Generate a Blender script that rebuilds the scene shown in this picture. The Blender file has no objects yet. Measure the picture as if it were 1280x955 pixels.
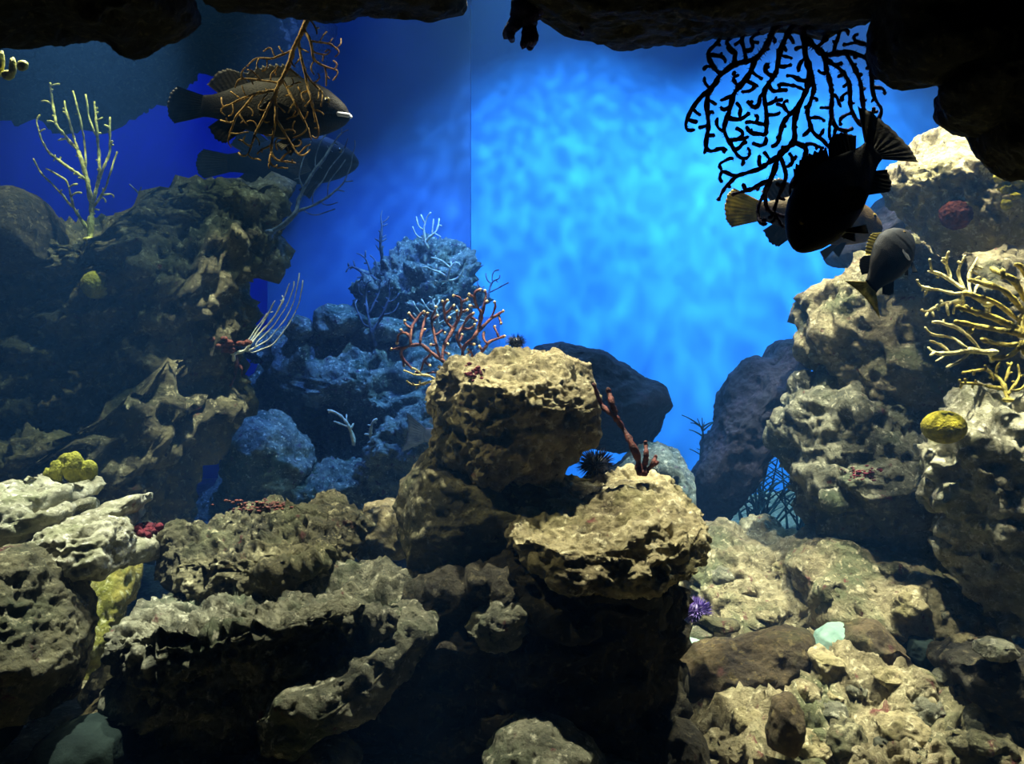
import bpy, bmesh, math, random
import numpy as np
from mathutils import Vector, Matrix

# ------------------------------------------------------------------ camera, light, exposure
scene = bpy.context.scene
COL = scene.collection
FPX, HX, HY, CAMZ = 1065.0, 640.0, 440.0, 1.15        # focal length in pixels, vanishing point, eye height


def P(px, py, y):
    """point seen at pixel (px,py) standing at distance y from the lens"""
    return np.array([(px - HX) / FPX * y, y, CAMZ - (py - HY) / FPX * y])


cam_d = bpy.data.cameras.new('camera')
cam = bpy.data.objects.new('camera', cam_d)
COL.objects.link(cam)
cam.location = (0, 0, CAMZ)
cam.rotation_euler = (math.pi / 2, 0, 0)
cam_d.sensor_width = 36.0
cam_d.lens = 36.0 * FPX / 1280.0
cam_d.shift_y = -(477.5 - HY) / 1280.0
cam_d.clip_start = 0.05
scene.camera = cam

vs = scene.view_settings
vs.view_transform = 'Standard'
vs.look = 'None'
vs.gamma = 1.0
vs.use_curve_mapping = False
vs.exposure = 0.0

world = bpy.data.worlds.new('world')
scene.world = world
world.use_nodes = True
bg = world.node_tree.nodes['Background']
bg.inputs[0].default_value = (0.10, 0.22, 0.5, 1)
bg.inputs[1].default_value = 0.006


def spot(name, loc, target, power, color, angle, blend=0.6, radius=0.06, caustic=None):
    d = bpy.data.lights.new(name, 'SPOT')
    d.energy = power
    d.color = color
    d.spot_size = math.radians(angle)
    d.spot_blend = blend
    d.shadow_soft_size = radius
    o = bpy.data.objects.new(name, d)
    COL.objects.link(o)
    o.location = loc
    v = Vector(target) - Vector(loc)
    o.rotation_euler = v.to_track_quat('-Z', 'Y').to_euler()
    if caustic:
        # light that has passed a rippled water surface: a web of brighter lines inside the beam
        d.use_nodes = True
        nt = d.node_tree
        em = nt.nodes['Emission']
        tc = nt.nodes.new('ShaderNodeTexCoord')
        sep = nt.nodes.new('ShaderNodeSeparateXYZ')
        nt.links.new(tc.outputs['Normal'], sep.inputs[0])
        comb = nt.nodes.new('ShaderNodeCombineXYZ')
        for i, ax in enumerate('XY'):
            dv = nt.nodes.new('ShaderNodeMath')
            dv.operation = 'DIVIDE'
            nt.links.new(sep.outputs[ax], dv.inputs[0])
            nt.links.new(sep.outputs['Z'], dv.inputs[1])
            nt.links.new(dv.outputs[0], comb.inputs[i])
        mp = nt.nodes.new('ShaderNodeMapping')
        mp.inputs['Rotation'].default_value = (0, 0, caustic['rot'])
        mp.inputs['Scale'].default_value = caustic['scale']
        nt.links.new(comb.outputs[0], mp.inputs[0])
        nz = nt.nodes.new('ShaderNodeTexNoise')
        nz.inputs['Scale'].default_value = 1.6
        nz.inputs['Detail'].default_value = 2
        nt.links.new(mp.outputs[0], nz.inputs['Vector'])
        add = nt.nodes.new('ShaderNodeMixRGB')
        add.blend_type = 'ADD'
        add.inputs[0].default_value = 0.55
        nt.links.new(mp.outputs[0], add.inputs[1])
        nt.links.new(nz.outputs['Color'], add.inputs[2])
        vo = nt.nodes.new('ShaderNodeTexVoronoi')
        vo.feature = 'SMOOTH_F1'
        vo.inputs['Scale'].default_value = 3.4
        vo.inputs['Smoothness'].default_value = 0.35
        nt.links.new(add.outputs[0], vo.inputs['Vector'])
        pw = nt.nodes.new('ShaderNodeMath')
        pw.operation = 'POWER'
        nt.links.new(vo.outputs['Distance'], pw.inputs[0])
        pw.inputs[1].default_value = 2.2
        ma = nt.nodes.new('ShaderNodeMath')
        ma.operation = 'MULTIPLY_ADD'
        nt.links.new(pw.outputs[0], ma.inputs[0])
        ma.inputs[1].default_value = caustic['gain']
        ma.inputs[2].default_value = caustic['base']
        nt.links.new(ma.outputs[0], em.inputs['Strength'])
    return o


scene.cycles.diffuse_bounces = 2
WARM = (1.0, 0.87, 0.66)
# tank lamps above the water, plus added fill spots marked as such
for k, (lx, lp) in enumerate(((0.35, 1250), (1.9, 1500))):
    spot('lamp_wall', (lx, 4.55, 4.3), (lx + 0.25, 6.25, -0.1), lp, (0.28, 0.60, 1.0), 85, 1.0, 0.03,
         dict(rot=0.35 + k, scale=(7, 12, 1), gain=1.5, base=0.55))
spot('lamp_center', (0.15, 3.15, 4.2), (0.0, 2.85, 0.4), 2200, WARM, 38, 0.5, 0.05)
spot('lamp_right', (1.5, 3.12, 4.2), (1.45, 3.15, 0.3), 2400, WARM, 42, 0.6, 0.05)
spot('lamp_left', (-1.6, 3.28, 4.0), (-1.52, 2.85, 0.5), 2400, (1.0, 0.93, 0.76), 27, 0.6, 0.05)
spot('fill_gap', (-0.75, 3.0, 4.2), (-1.3, 2.6, 0.1), 500, WARM, 8, 0.6, 0.03)  # added extra spot, brightens the stones in the gap
spot('lamp_spur', (-0.6, 3.3, 4.2), (-1.22, 3.68, 0.85), 2000, WARM, 14, 0.7, 0.04)
spot('lamp_whip', (-1.75, 3.55, 4.2), (-1.95, 3.72, 2.0), 420, (1.0, 0.97, 0.6), 16, 0.6, 0.04)
spot('lamp_fan', (-1.9, 2.78, 3.6), (-0.78, 2.72, 1.9), 300, (1.0, 0.84, 0.5), 24, 0.7, 0.04)
spot('fill_slope', (0.72, 2.7, 4.2), (1.5, 3.2, 0.85), 900, WARM, 38, 0.8, 0.05)  # added fill from the front left for the reef knob and slope
spot('fill_coral', (1.75, 2.82, 4.2), (1.72, 2.5, 0.6), 1100, WARM, 28, 0.6, 0.04)  # added spot to brighten the corals and rock under the overhang
spot('lamp_reef', (-0.9, 4.7, 4.2), (-0.8, 5.3, 1.2), 700, (0.10, 0.25, 1.0), 64, 0.8, 0.05)
spot('fill_cliff', (-0.55, 3.2, 4.2), (-1.8, 3.6, 1.3), 260, (0.75, 0.95, 0.8), 50, 0.8, 0.1)  # added weak fill so the cliff face shows
spot('lamp_blue', (-3.4, 5.2, 4.0), (-3.0, 7.6, 2.2), 500, (0.01, 0.03, 1.0), 100, 0.9, 0.1)

# ------------------------------------------------------------------ small maths: noise
rng = np.random.default_rng(7)


def _hash(ix, iy, iz, seed):
    h = (ix * 374761393 + iy * 668265263 + iz * 2147483647 + seed * 974634777) & 0xFFFFFFFF
    h = ((h ^ (h >> 13)) * 1274126177) & 0xFFFFFFFF
    h = ((h ^ (h >> 15)) * 2246822519) & 0xFFFFFFFF
    return h ^ (h >> 16)


def noise3(p, seed=0):
    i = np.floor(p).astype(np.int64)
    f = p - i
    u = f * f * f * (f * (f * 6 - 15) + 10)
    out = np.zeros(len(p))
    for dx in (0, 1):
        wx = u[:, 0] if dx else 1 - u[:, 0]
        for dy in (0, 1):
            wy = u[:, 1] if dy else 1 - u[:, 1]
            for dz in (0, 1):
                wz = u[:, 2] if dz else 1 - u[:, 2]
                h = _hash(i[:, 0] + dx, i[:, 1] + dy, i[:, 2] + dz, seed)
                gx = ((h & 255) / 127.5) - 1
                gy = (((h >> 8) & 255) / 127.5) - 1
                gz = (((h >> 16) & 255) / 127.5) - 1
                out += wx * wy * wz * (gx * (f[:, 0] - dx) + gy * (f[:, 1] - dy) + gz * (f[:, 2] - dz))
    return out * 1.3


def fbm(p, oct=4, seed=0, gain=0.5):
    a, s, o = 1.0, 0.0, np.zeros(len(p))
    for k in range(oct):
        o += a * noise3(p * 2.03 ** k + 17.3 * k, seed + k)
        s += a
        a *= gain
    return o / s


def billow(p, oct=3, seed=0):
    a, s, o = 1.0, 0.0, np.zeros(len(p))
    for k in range(oct):
        o += a * (1 - 2.2 * np.abs(noise3(p * 2.1 ** k + 9.1 * k, seed + k)))
        s += a
        a *= 0.5
    return o / s


def worley(p, seed=0):
    i = np.floor(p).astype(np.int64)
    best = np.full(len(p), 9.0)
    for dx in (-1, 0, 1):
        for dy in (-1, 0, 1):
            for dz in (-1, 0, 1):
                c = i + (dx, dy, dz)
                h = _hash(c[:, 0], c[:, 1], c[:, 2], seed)
                q = c + np.stack([(h & 1023) / 1023.0, ((h >> 10) & 1023) / 1023.0, ((h >> 20) & 1023) / 1023.0], 1)
                best = np.minimum(best, ((q - p) ** 2).sum(1))
    return np.sqrt(best)


# ------------------------------------------------------------------ object helpers
def lin(h):
    r = [int(h[i:i + 2], 16) / 255 for i in (0, 2, 4)]
    return tuple(c / 12.92 if c <= 0.04045 else ((c + 0.055) / 1.055) ** 2.4 for c in r) + (1,)


def tag(o, label=None, cat=None, group=None, kind=None):
    if label: o['label'] = label
    if cat: o['category'] = cat
    if group: o['group'] = group
    if kind: o['kind'] = kind
    return o


def link_mesh(name, verts, faces, mat, parent=None, loc=None, smooth=True):
    me = bpy.data.meshes.new(name)
    v = np.asarray(verts, float)
    if loc is None:
        loc = np.zeros(3)
    me.from_pydata((v - np.asarray(loc)).tolist() if len(v) < 200 else [tuple(a) for a in (v - np.asarray(loc))], [], faces)
    me.validate()
    if smooth:
        me.polygons.foreach_set('use_smooth', [True] * len(me.polygons))
    me.materials.append(mat)
    o = bpy.data.objects.new(name, me)
    COL.objects.link(o)
    if parent is None:
        o.location = loc
    else:
        o.parent = parent
    return o


def empty(name, loc, label, cat, group=None):
    o = bpy.data.objects.new(name, None)
    COL.objects.link(o)
    o.location = loc
    o.empty_display_size = 0.1
    return tag(o, label, cat, group)


# ------------------------------------------------------------------ materials
def new_mat(name):
    m = bpy.data.materials.new(name)
    m.use_nodes = True
    nt = m.node_tree
    return m, nt, nt.nodes['Principled BSDF']


def rock_mat(name, light, dark, patch, patch_lo=0.62, scale=5.0, bump=0.6, crust=None, green='5a6240'):
    m, nt, b = new_mat(name)
    N, L = nt.nodes.new, nt.links.new
    tc = N('ShaderNodeTexCoord')

    def noise(sc, off, det=6, rough=0.6):
        mp = N('ShaderNodeMapping'); mp.inputs['Location'].default_value = off
        L(tc.outputs['Object'], mp.inputs[0])
        n = N('ShaderNodeTexNoise'); n.inputs['Scale'].default_value = sc; n.inputs['Detail'].default_value = det
        n.inputs['Roughness'].default_value = rough
        L(mp.outputs[0], n.inputs['Vector'])
        return n.outputs['Fac']

    def ramp(src, lo, hi, c0=(0, 0, 0, 1), c1=(1, 1, 1, 1)):
        r = N('ShaderNodeValToRGB')
        r.color_ramp.elements[0].position = lo; r.color_ramp.elements[0].color = c0
        r.color_ramp.elements[1].position = hi; r.color_ramp.elements[1].color = c1
        L(src, r.inputs[0])
        return r.outputs[0]

    def mix(fac, a, col):
        x = N('ShaderNodeMixRGB'); L(fac, x.inputs[0]); L(a, x.inputs[1]); x.inputs[2].default_value = lin(col)
        return x.outputs[0]

    col = ramp(noise(scale, (0, 0, 0), 10, 0.7), 0.36, 0.62, lin(dark), lin(light))
    col = mix(ramp(noise(scale * 0.7, (5.1, 2.2, 8.3), 4), 0.50, 0.66), col, green)          # algae film
    col = mix(ramp(noise(scale * 2.6, (3.1, 7.7, 1.3), 5), patch_lo, patch_lo + 0.07), col, patch)   # coralline crust
    col = mix(ramp(noise(scale * 6, (1.7, 4.4, 9.9), 5), 0.56, 0.68), col, crust or light)          # pale crust specks
    col = mix(ramp(noise(scale * 9, (8.7, 1.4, 2.9), 4), 0.60, 0.72), col, dark)                   # dark specks
    L(col, b.inputs['Base Color'])
    b.inputs['Roughness'].default_value = 0.8
    b.inputs['Specular IOR Level'].default_value = 0.3
    vo = N('ShaderNodeTexVoronoi'); vo.inputs['Scale'].default_value = 34
    L(tc.outputs['Object'], vo.inputs['Vector'])
    mm = N('ShaderNodeMath'); mm.operation = 'MULTIPLY_ADD'; mm.inputs[1].default_value = 0.45
    L(vo.outputs['Distance'], mm.inputs[0]); L(noise(30, (2, 5, 4), 8, 0.75), mm.inputs[2])
    bp = N('ShaderNodeBump'); bp.inputs['Strength'].default_value = min(1.0, bump * 1.2); bp.inputs['Distance'].default_value = 0.045
    L(mm.outputs[0], bp.inputs['Height']); L(bp.outputs[0], b.inputs['Normal'])
    return m


def plain_mat(name, c1, c2, scale=12, rough=0.6, bump=0.3, spec=0.3, bscale=60, transl=0.0):
    m, nt, b = new_mat(name)
    N, L = nt.nodes.new, nt.links.new
    tc = N('ShaderNodeTexCoord')
    n1 = N('ShaderNodeTexNoise'); n1.inputs['Scale'].default_value = scale; n1.inputs['Detail'].default_value = 5
    L(tc.outputs['Object'], n1.inputs['Vector'])
    r1 = N('ShaderNodeValToRGB')
    r1.color_ramp.elements[0].position = 0.38; r1.color_ramp.elements[0].color = lin(c1)
    r1.color_ramp.elements[1].position = 0.62; r1.color_ramp.elements[1].color = lin(c2)
    L(n1.outputs['Fac'], r1.inputs[0]); L(r1.outputs[0], b.inputs['Base Color'])
    b.inputs['Roughness'].default_value = rough
    b.inputs['Specular IOR Level'].default_value = spec
    if bump:
        n2 = N('ShaderNodeTexNoise'); n2.inputs['Scale'].default_value = bscale; n2.inputs['Detail'].default_value = 3
        L(tc.outputs['Object'], n2.inputs['Vector'])
        bp = N('ShaderNodeBump'); bp.inputs['Strength'].default_value = bump; bp.inputs['Distance'].default_value = 0.01
        L(n2.outputs['Fac'], bp.inputs['Height']); L(bp.outputs[0], b.inputs['Normal'])
    if transl:
        tr = N('ShaderNodeBsdfTranslucent'); L(r1.outputs[0], tr.inputs[0])
        ms = N('ShaderNodeMixShader'); ms.inputs[0].default_value = transl
        L(b.outputs[0], ms.inputs[1]); L(tr.outputs[0], ms.inputs[2])
        L(ms.outputs[0], nt.nodes['Material Output'].inputs[0])
    return m


M = {}
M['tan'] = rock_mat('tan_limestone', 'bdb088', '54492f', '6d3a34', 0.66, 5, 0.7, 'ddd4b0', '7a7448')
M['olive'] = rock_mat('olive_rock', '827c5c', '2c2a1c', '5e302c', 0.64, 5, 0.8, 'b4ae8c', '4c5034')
M['grey'] = rock_mat('grey_green_rock', '97957e', '3a3c30', '6a3434', 0.65, 6, 0.8, 'c6c4ae', '566048')
M['pale'] = rock_mat('pale_limestone', 'cbc7ac', '716c54', '7c4a40', 0.70, 7, 0.7, 'e8e4d2', '8a8c68')
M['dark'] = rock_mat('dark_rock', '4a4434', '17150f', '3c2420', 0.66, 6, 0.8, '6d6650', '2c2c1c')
M['purple'] = rock_mat('purple_brown_rock', '1e1b34', '0d0c1c', '2c1c36', 0.64, 7, 0.6, '34304c', '14182c')
M['sand'] = rock_mat('sandy_rock', 'b4a884', '5c5238', '74423c', 0.63, 6, 0.85, 'd4caa8', '6c7050')
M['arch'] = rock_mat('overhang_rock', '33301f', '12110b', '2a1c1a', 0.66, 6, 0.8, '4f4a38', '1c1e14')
M['brown'] = rock_mat('brown_stone', '5c4e34', '261e14', '4a2c28', 0.66, 6, 0.6, '6c6040', '48482a')
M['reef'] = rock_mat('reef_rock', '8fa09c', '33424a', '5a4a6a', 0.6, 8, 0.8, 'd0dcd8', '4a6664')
M['ochre'] = rock_mat('ochre_crusted_rock', 'b8aa50', '5c5820', '8a8a40', 0.6, 8, 0.8, 'e0dcb0', '8a8a34')
M['teal'] = plain_mat('pale_teal_stone', '6c8a80', '8ca69a', 8, 0.7, 0.3)
M['slate'] = plain_mat('dark_slate_stone', '141c1c', '202a28', 6, 0.9, 0.3, 0.05)
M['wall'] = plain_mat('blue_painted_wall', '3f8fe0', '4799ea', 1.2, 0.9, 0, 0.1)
M['pier'] = plain_mat('shade_toned_pier_wall', '34609f', '3c6cb0', 1.5, 0.9, 0, 0.1)  # pier's lack of lamp light put into a darker blue
M['wall_dark'] = plain_mat('shade_toned_blue_wall', '2a4fb0', '3058b8', 1.5, 0.9, 0, 0.1)  # back wall's blue in low light, the shade put into the colour

# ------------------------------------------------------------------ rocks
_ico = {}


def ico(sub):
    if sub not in _ico:
        bm = bmesh.new()
        bmesh.ops.create_icosphere(bm, subdivisions=sub, radius=1.0)
        v = np.array([x.co[:] for x in bm.verts])
        f = [tuple(w.index for w in x.verts) for x in bm.faces]
        bm.free()
        _ico[sub] = (v, f)
    return _ico[sub]


def radial(poly, c, n=720):
    th = np.linspace(-math.pi, math.pi, n, endpoint=False)
    d = np.stack([np.cos(th), np.sin(th)], 1)
    R = np.zeros(n)
    pts = np.asarray(poly, float) - c
    for a, b in zip(pts, np.roll(pts, -1, 0)):
        e = b - a
        den = d[:, 0] * e[1] - d[:, 1] * e[0]
        den = np.where(np.abs(den) < 1e-9, 1e-9, den)
        t = (a[0] * e[1] - a[1] * e[0]) / den
        s = (a[0] * d[:, 1] - a[1] * d[:, 0]) / den
        ok = (t > 0) & (s >= 0) & (s <= 1)
        R = np.where(ok & (t > R), t, R)
    R[R <= 0] = R[R > 0].min()
    k = np.array([1, 2, 3, 4, 3, 2, 1.0]); k /= k.sum()
    Rp = np.concatenate([R[-3:], R, R[:3]])
    return th, np.convolve(Rp, k, 'valid')


def calc_normals(v, f):
    fa = np.array(f)
    n = np.cross(v[fa[:, 1]] - v[fa[:, 0]], v[fa[:, 2]] - v[fa[:, 0]])
    out = np.zeros_like(v)
    for k in range(3):
        np.add.at(out, fa[:, k], n)
    return out / (np.linalg.norm(out, axis=1, keepdims=True) + 1e-12)


def rock(name, label, outline, Y, thick, mat, sub=5, lean=0.0, n=2.6, amp=1.0, freq=1.0, pits=1.0, ledge=0.0, seed=None,
         parent=None, cat='rock', group=None, center=None, low=1.0, cut=(), facets=7, terr=1.0):
    """A solid stone: seen outline (pixels, at distance Y), front/back thickness in metres, rough limestone relief."""
    seed = seed if seed is not None else int(abs(outline[0][0] * 13 + outline[0][1] * 7 + Y * 100)) % 9973
    tf, tb = thick if isinstance(thick, (tuple, list)) else (thick, thick)
    Yo = Y - 0.45 * tf                                                # the widest seen edge lies in the front half
    ol = np.array(outline, float)
    oc = (ol.min(0) + ol.max(0)) / 2
    pts = []
    for x, y in outline:
        # edges turned away from the line of sight belong to the front half, edges towards it to the middle
        wx = 0.5 + 0.5 * math.tanh((x - oc[0]) / 40) * math.tanh((oc[0] - HX) / 120)
        wy = 0.5 + 0.5 * math.tanh((y - oc[1]) / 40) * math.tanh((oc[1] - HY) / 120)
        pts.append((P(x, y, Y + (Yo - Y) * wx)[0], P(x, y, Y + (Yo - Y) * wy)[2]))
    pts = np.array(pts)
    if center is None:
        x, z = pts[:, 0], pts[:, 1]
        x2, z2 = np.roll(x, -1), np.roll(z, -1)
        cr = x * z2 - x2 * z
        A = cr.sum() / 2
        c = np.array([((x + x2) * cr).sum(), ((z + z2) * cr).sum()]) / (6 * A)
    else:
        c = P(center[0], center[1], (Y + Yo) / 2)[[0, 2]]
    th, R = radial(pts, c)
    v0, f = ico(sub)
    rho = np.hypot(v0[:, 0], v0[:, 2])
    ang = np.arctan2(v0[:, 2], v0[:, 0])
    Rv = np.interp(ang, np.append(th, math.pi), np.append(R, R[0]))
    s = (rho ** n + np.abs(v0[:, 1]) ** n) ** (-1.0 / n)
    size = float(np.sqrt(np.median(R) * max(min(tf, tb), 0.02)))
    v = np.empty_like(v0)
    # blend towards the mean radius at the poles so the outline relief fades towards the front
    w = np.clip(rho * s, 0, 1) ** 1.0
    v[:, 0] = c[0] + Rv * s * v0[:, 0]
    v[:, 2] = c[1] + Rv * s * v0[:, 2]
    dy = np.where(v0[:, 1] < 0, tf, tb) * s * v0[:, 1]
    v[:, 1] = Y + dy + lean * (v[:, 2] - c[1])
    q = v * (1.0 / max(size, 0.05))
    ctr = np.array([c[0], Y, c[1]])
    # broken faces: the stone is cut by a few planes
    fr = np.random.default_rng(seed + 77)
    planes = []
    for k in range(facets):
        pn = fr.normal(0, 1, 3) * np.array([1.0, 1.0, 0.8]); pn[1] = -abs(pn[1]) * 1.2 - 0.15
        pn /= np.linalg.norm(pn)
        ex = ((v - ctr) @ pn).max()
        planes.append((pn, ex * fr.uniform(0.72, 0.93)))
    for (cx, cy, cY, nx, ny, nz) in cut:
        pn = np.array([nx, ny, nz], float); pn /= np.linalg.norm(pn)
        planes.append((pn, float((P(cx, cy, cY) - ctr) @ pn)))
    for pn, off in planes:
        ov = (v - ctr) @ pn - off
        v = v - pn * (np.clip(ov, 0, None) * 0.86)[:, None]
    nrm = calc_normals(v, f)
    front = 0.35 + 0.65 * np.clip(np.abs(v0[:, 1]) * 1.6, 0, 1)       # calmer at the outline
    d = low * 0.16 * fbm(q * 1.1 * freq, 2, seed) * front
    v = v + nrm * (d * size)[:, None]
    if ledge:
        t = v[:, 2] * 9.0 / max(size, 0.1) * 0.35 + 1.6 * fbm(q * 1.3, 2, seed + 70)
        saw = t - np.floor(t)
        v = v + nrm * (ledge * size * 0.12 * (np.minimum(saw * 1.4, (1 - saw) * 4.0).clip(0, 1) - 0.5))[:, None]
    nrm = calc_normals(v, f)
    fs = 7.0 * freq                                                   # relief in metres, not per rock
    wp = v + 0.05 * np.stack([fbm(v * 5, 2, seed + 21 + k) for k in range(3)], 1)
    wp = wp * np.array([0.8, 1.0, 1.35])
    tn = fbm(wp * fs * 0.62, 4, seed + 31, 0.55) * 9.0
    fl = np.floor(tn); fr_ = tn - fl
    tr = (fl + np.clip((fr_ - 0.62) / 0.38, 0, 1)) / 9.0
    d = terr * 0.105 * tr + 0.012 * billow(v * fs, 3, seed + 5) + 0.024 * fbm(v * fs * 3, 5, seed + 9, 0.68)
    wv = worley(v * fs * 1.7 + 0.4 * fbm(v * fs, 2, seed + 3)[:, None], seed + 11)
    d -= pits * 0.045 * np.clip(0.42 - wv, 0, 1) / 0.42
    wv = worley(v * fs * 4.5, seed + 12)
    d -= pits * 0.018 * np.clip(0.45 - wv, 0, 1) / 0.45
    v = v + nrm * (amp * d * min(1.0, 0.25 + size * 2.2))[:, None]
    loc = np.array([c[0], Y, v[:, 2].min()])
    if parent is not None:
        loc = np.array(parent.location)
    o = link_mesh(name, v, f, M[mat] if isinstance(mat, str) else mat, parent, loc)
    if parent is None:
        tag(o, label, cat, group)
    return o


# ------------------------------------------------------------------ setting: walls, bed, water
def slab(name, lo, hi, mat):
    bm = bmesh.new()
    bmesh.ops.create_cube(bm, size=1.0)
    for w in bm.verts:
        for k in range(3):
            w.co[k] = lo[k] if w.co[k] < 0 else hi[k]
    me = bpy.data.meshes.new(name); bm.to_mesh(me); bm.free()
    me.materials.append(mat)
    o = bpy.data.objects.new(name, me); COL.objects.link(o)
    return tag(o, kind='structure')


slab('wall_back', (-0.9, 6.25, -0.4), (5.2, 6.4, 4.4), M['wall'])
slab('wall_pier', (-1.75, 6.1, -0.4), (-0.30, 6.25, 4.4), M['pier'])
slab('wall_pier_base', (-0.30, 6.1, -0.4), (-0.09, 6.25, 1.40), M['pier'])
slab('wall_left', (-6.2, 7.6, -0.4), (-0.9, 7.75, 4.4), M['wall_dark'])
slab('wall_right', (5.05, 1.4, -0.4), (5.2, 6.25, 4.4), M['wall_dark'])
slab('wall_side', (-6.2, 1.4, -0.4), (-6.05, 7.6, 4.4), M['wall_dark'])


def make_floor():
    nx, ny = 300, 200
    xs = np.linspace(-6.05, 5.05, nx)
    ys = np.linspace(1.4, 7.6, ny)
    X, Yg = np.meshgrid(xs, ys)
    p = np.stack([X.ravel(), Yg.ravel(), np.zeros(X.size)], 1)
    h = 0.10 * fbm(p * 1.1, 3, 3) + 0.035 * billow(p * 4, 3, 8) + 0.014 * fbm(p * 14, 3, 4)
    slope = np.clip((p[:, 0] - 0.9) / 1.2, 0, 1) * np.clip((p[:, 1] - 2.6) / 1.4, 0, 1) * 0.16
    p[:, 2] = h - 0.03 + slope
    f = []
    for j in range(ny - 1):
        for i in range(nx - 1):
            a = j * nx + i
            f.append((a, a + 1, a + nx + 1, a + nx))
    o = link_mesh('floor', p, f, M['sand'])
    tag(o, kind='structure')


make_floor()


# ------------------------------------------------------------------ overhanging rocks along the top, and a stand-in for the mirrored water surface
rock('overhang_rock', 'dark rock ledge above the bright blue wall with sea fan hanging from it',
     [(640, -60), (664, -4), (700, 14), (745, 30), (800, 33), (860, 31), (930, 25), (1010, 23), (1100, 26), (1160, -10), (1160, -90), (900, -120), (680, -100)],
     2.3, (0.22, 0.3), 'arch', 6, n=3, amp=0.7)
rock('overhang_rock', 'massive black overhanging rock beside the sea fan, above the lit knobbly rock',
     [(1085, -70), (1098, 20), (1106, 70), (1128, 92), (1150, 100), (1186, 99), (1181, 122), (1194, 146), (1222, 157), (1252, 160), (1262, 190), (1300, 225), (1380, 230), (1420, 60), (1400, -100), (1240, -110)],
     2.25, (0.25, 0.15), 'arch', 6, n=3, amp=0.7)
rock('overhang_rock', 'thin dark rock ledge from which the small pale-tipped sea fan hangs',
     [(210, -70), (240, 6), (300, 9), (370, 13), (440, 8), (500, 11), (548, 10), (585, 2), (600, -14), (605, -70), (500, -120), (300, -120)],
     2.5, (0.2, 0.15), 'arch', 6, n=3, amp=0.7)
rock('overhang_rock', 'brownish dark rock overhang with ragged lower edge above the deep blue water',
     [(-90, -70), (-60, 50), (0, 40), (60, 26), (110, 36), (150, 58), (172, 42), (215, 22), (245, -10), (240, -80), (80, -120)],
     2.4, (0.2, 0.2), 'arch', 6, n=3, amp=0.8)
rock('overhang_rock', 'dim rock-shaped stand-in for the dark mirrored water surface behind the slender yellow sea whip',
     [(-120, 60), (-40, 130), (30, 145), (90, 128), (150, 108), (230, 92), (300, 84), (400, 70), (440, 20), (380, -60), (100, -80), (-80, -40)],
     5.2, (0.4, 0.6), 'arch', 6, n=2.6, amp=3.2, low=2.2, freq=0.55)  # added dark mass in place of the reflection under the water surface

# ------------------------------------------------------------------ the stack in the middle
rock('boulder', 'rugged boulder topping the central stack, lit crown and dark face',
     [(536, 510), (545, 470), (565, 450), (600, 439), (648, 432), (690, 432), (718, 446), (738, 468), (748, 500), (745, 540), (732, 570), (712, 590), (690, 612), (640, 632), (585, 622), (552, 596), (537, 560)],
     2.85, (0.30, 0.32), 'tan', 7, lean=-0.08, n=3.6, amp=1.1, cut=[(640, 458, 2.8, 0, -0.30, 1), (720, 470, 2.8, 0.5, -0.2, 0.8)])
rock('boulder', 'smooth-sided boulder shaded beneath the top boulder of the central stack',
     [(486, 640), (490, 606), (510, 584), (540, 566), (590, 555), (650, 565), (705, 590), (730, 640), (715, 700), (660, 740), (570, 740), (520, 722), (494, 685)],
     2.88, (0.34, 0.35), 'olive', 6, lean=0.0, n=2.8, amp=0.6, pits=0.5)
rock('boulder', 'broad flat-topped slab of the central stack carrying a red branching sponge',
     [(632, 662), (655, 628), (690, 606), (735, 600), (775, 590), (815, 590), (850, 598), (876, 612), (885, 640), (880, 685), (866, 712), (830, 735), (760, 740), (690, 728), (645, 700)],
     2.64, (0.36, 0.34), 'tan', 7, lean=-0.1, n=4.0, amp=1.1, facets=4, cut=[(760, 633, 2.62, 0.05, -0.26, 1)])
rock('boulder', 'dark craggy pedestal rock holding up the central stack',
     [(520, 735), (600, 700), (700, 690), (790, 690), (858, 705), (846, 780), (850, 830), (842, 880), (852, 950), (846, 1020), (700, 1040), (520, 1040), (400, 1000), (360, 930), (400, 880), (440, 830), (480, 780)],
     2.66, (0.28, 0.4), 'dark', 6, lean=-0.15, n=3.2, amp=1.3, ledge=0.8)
rock('rock_ledge', 'slanting grey-green ledge low on the front of the dark pedestal',
     [(322, 895), (345, 866), (395, 838), (440, 808), (480, 774), (515, 766), (540, 778), (545, 810), (500, 860), (440, 900), (380, 930), (330, 930)],
     2.36, (0.12, 0.3), 'grey', 6, lean=0.6, n=2.8, amp=1.2)
rock('rock_ledge', 'small pale-rimmed ledge jutting from the pedestal under the broad slab',
     [(578, 792), (594, 768), (622, 754), (654, 756), (666, 772), (662, 792), (640, 806), (605, 808)],
     2.40, (0.10, 0.3), 'grey', 5, lean=0.5, n=2.6, amp=1.4)
rock('boulder', 'craggy boulder with red-crusted top next to the central stack',
     [(196, 690), (208, 660), (236, 645), (270, 640), (310, 630), (345, 622), (385, 616), (418, 622), (438, 642), (444, 680), (436, 715), (410, 740), (340, 752), (260, 752), (210, 735)],
     2.95, (0.32, 0.3), 'olive', 7, lean=-0.25, n=3.4, amp=1.9, pits=0.8, facets=3, cut=[(330, 660, 2.92, -0.1, -0.3, 1)])
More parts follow.
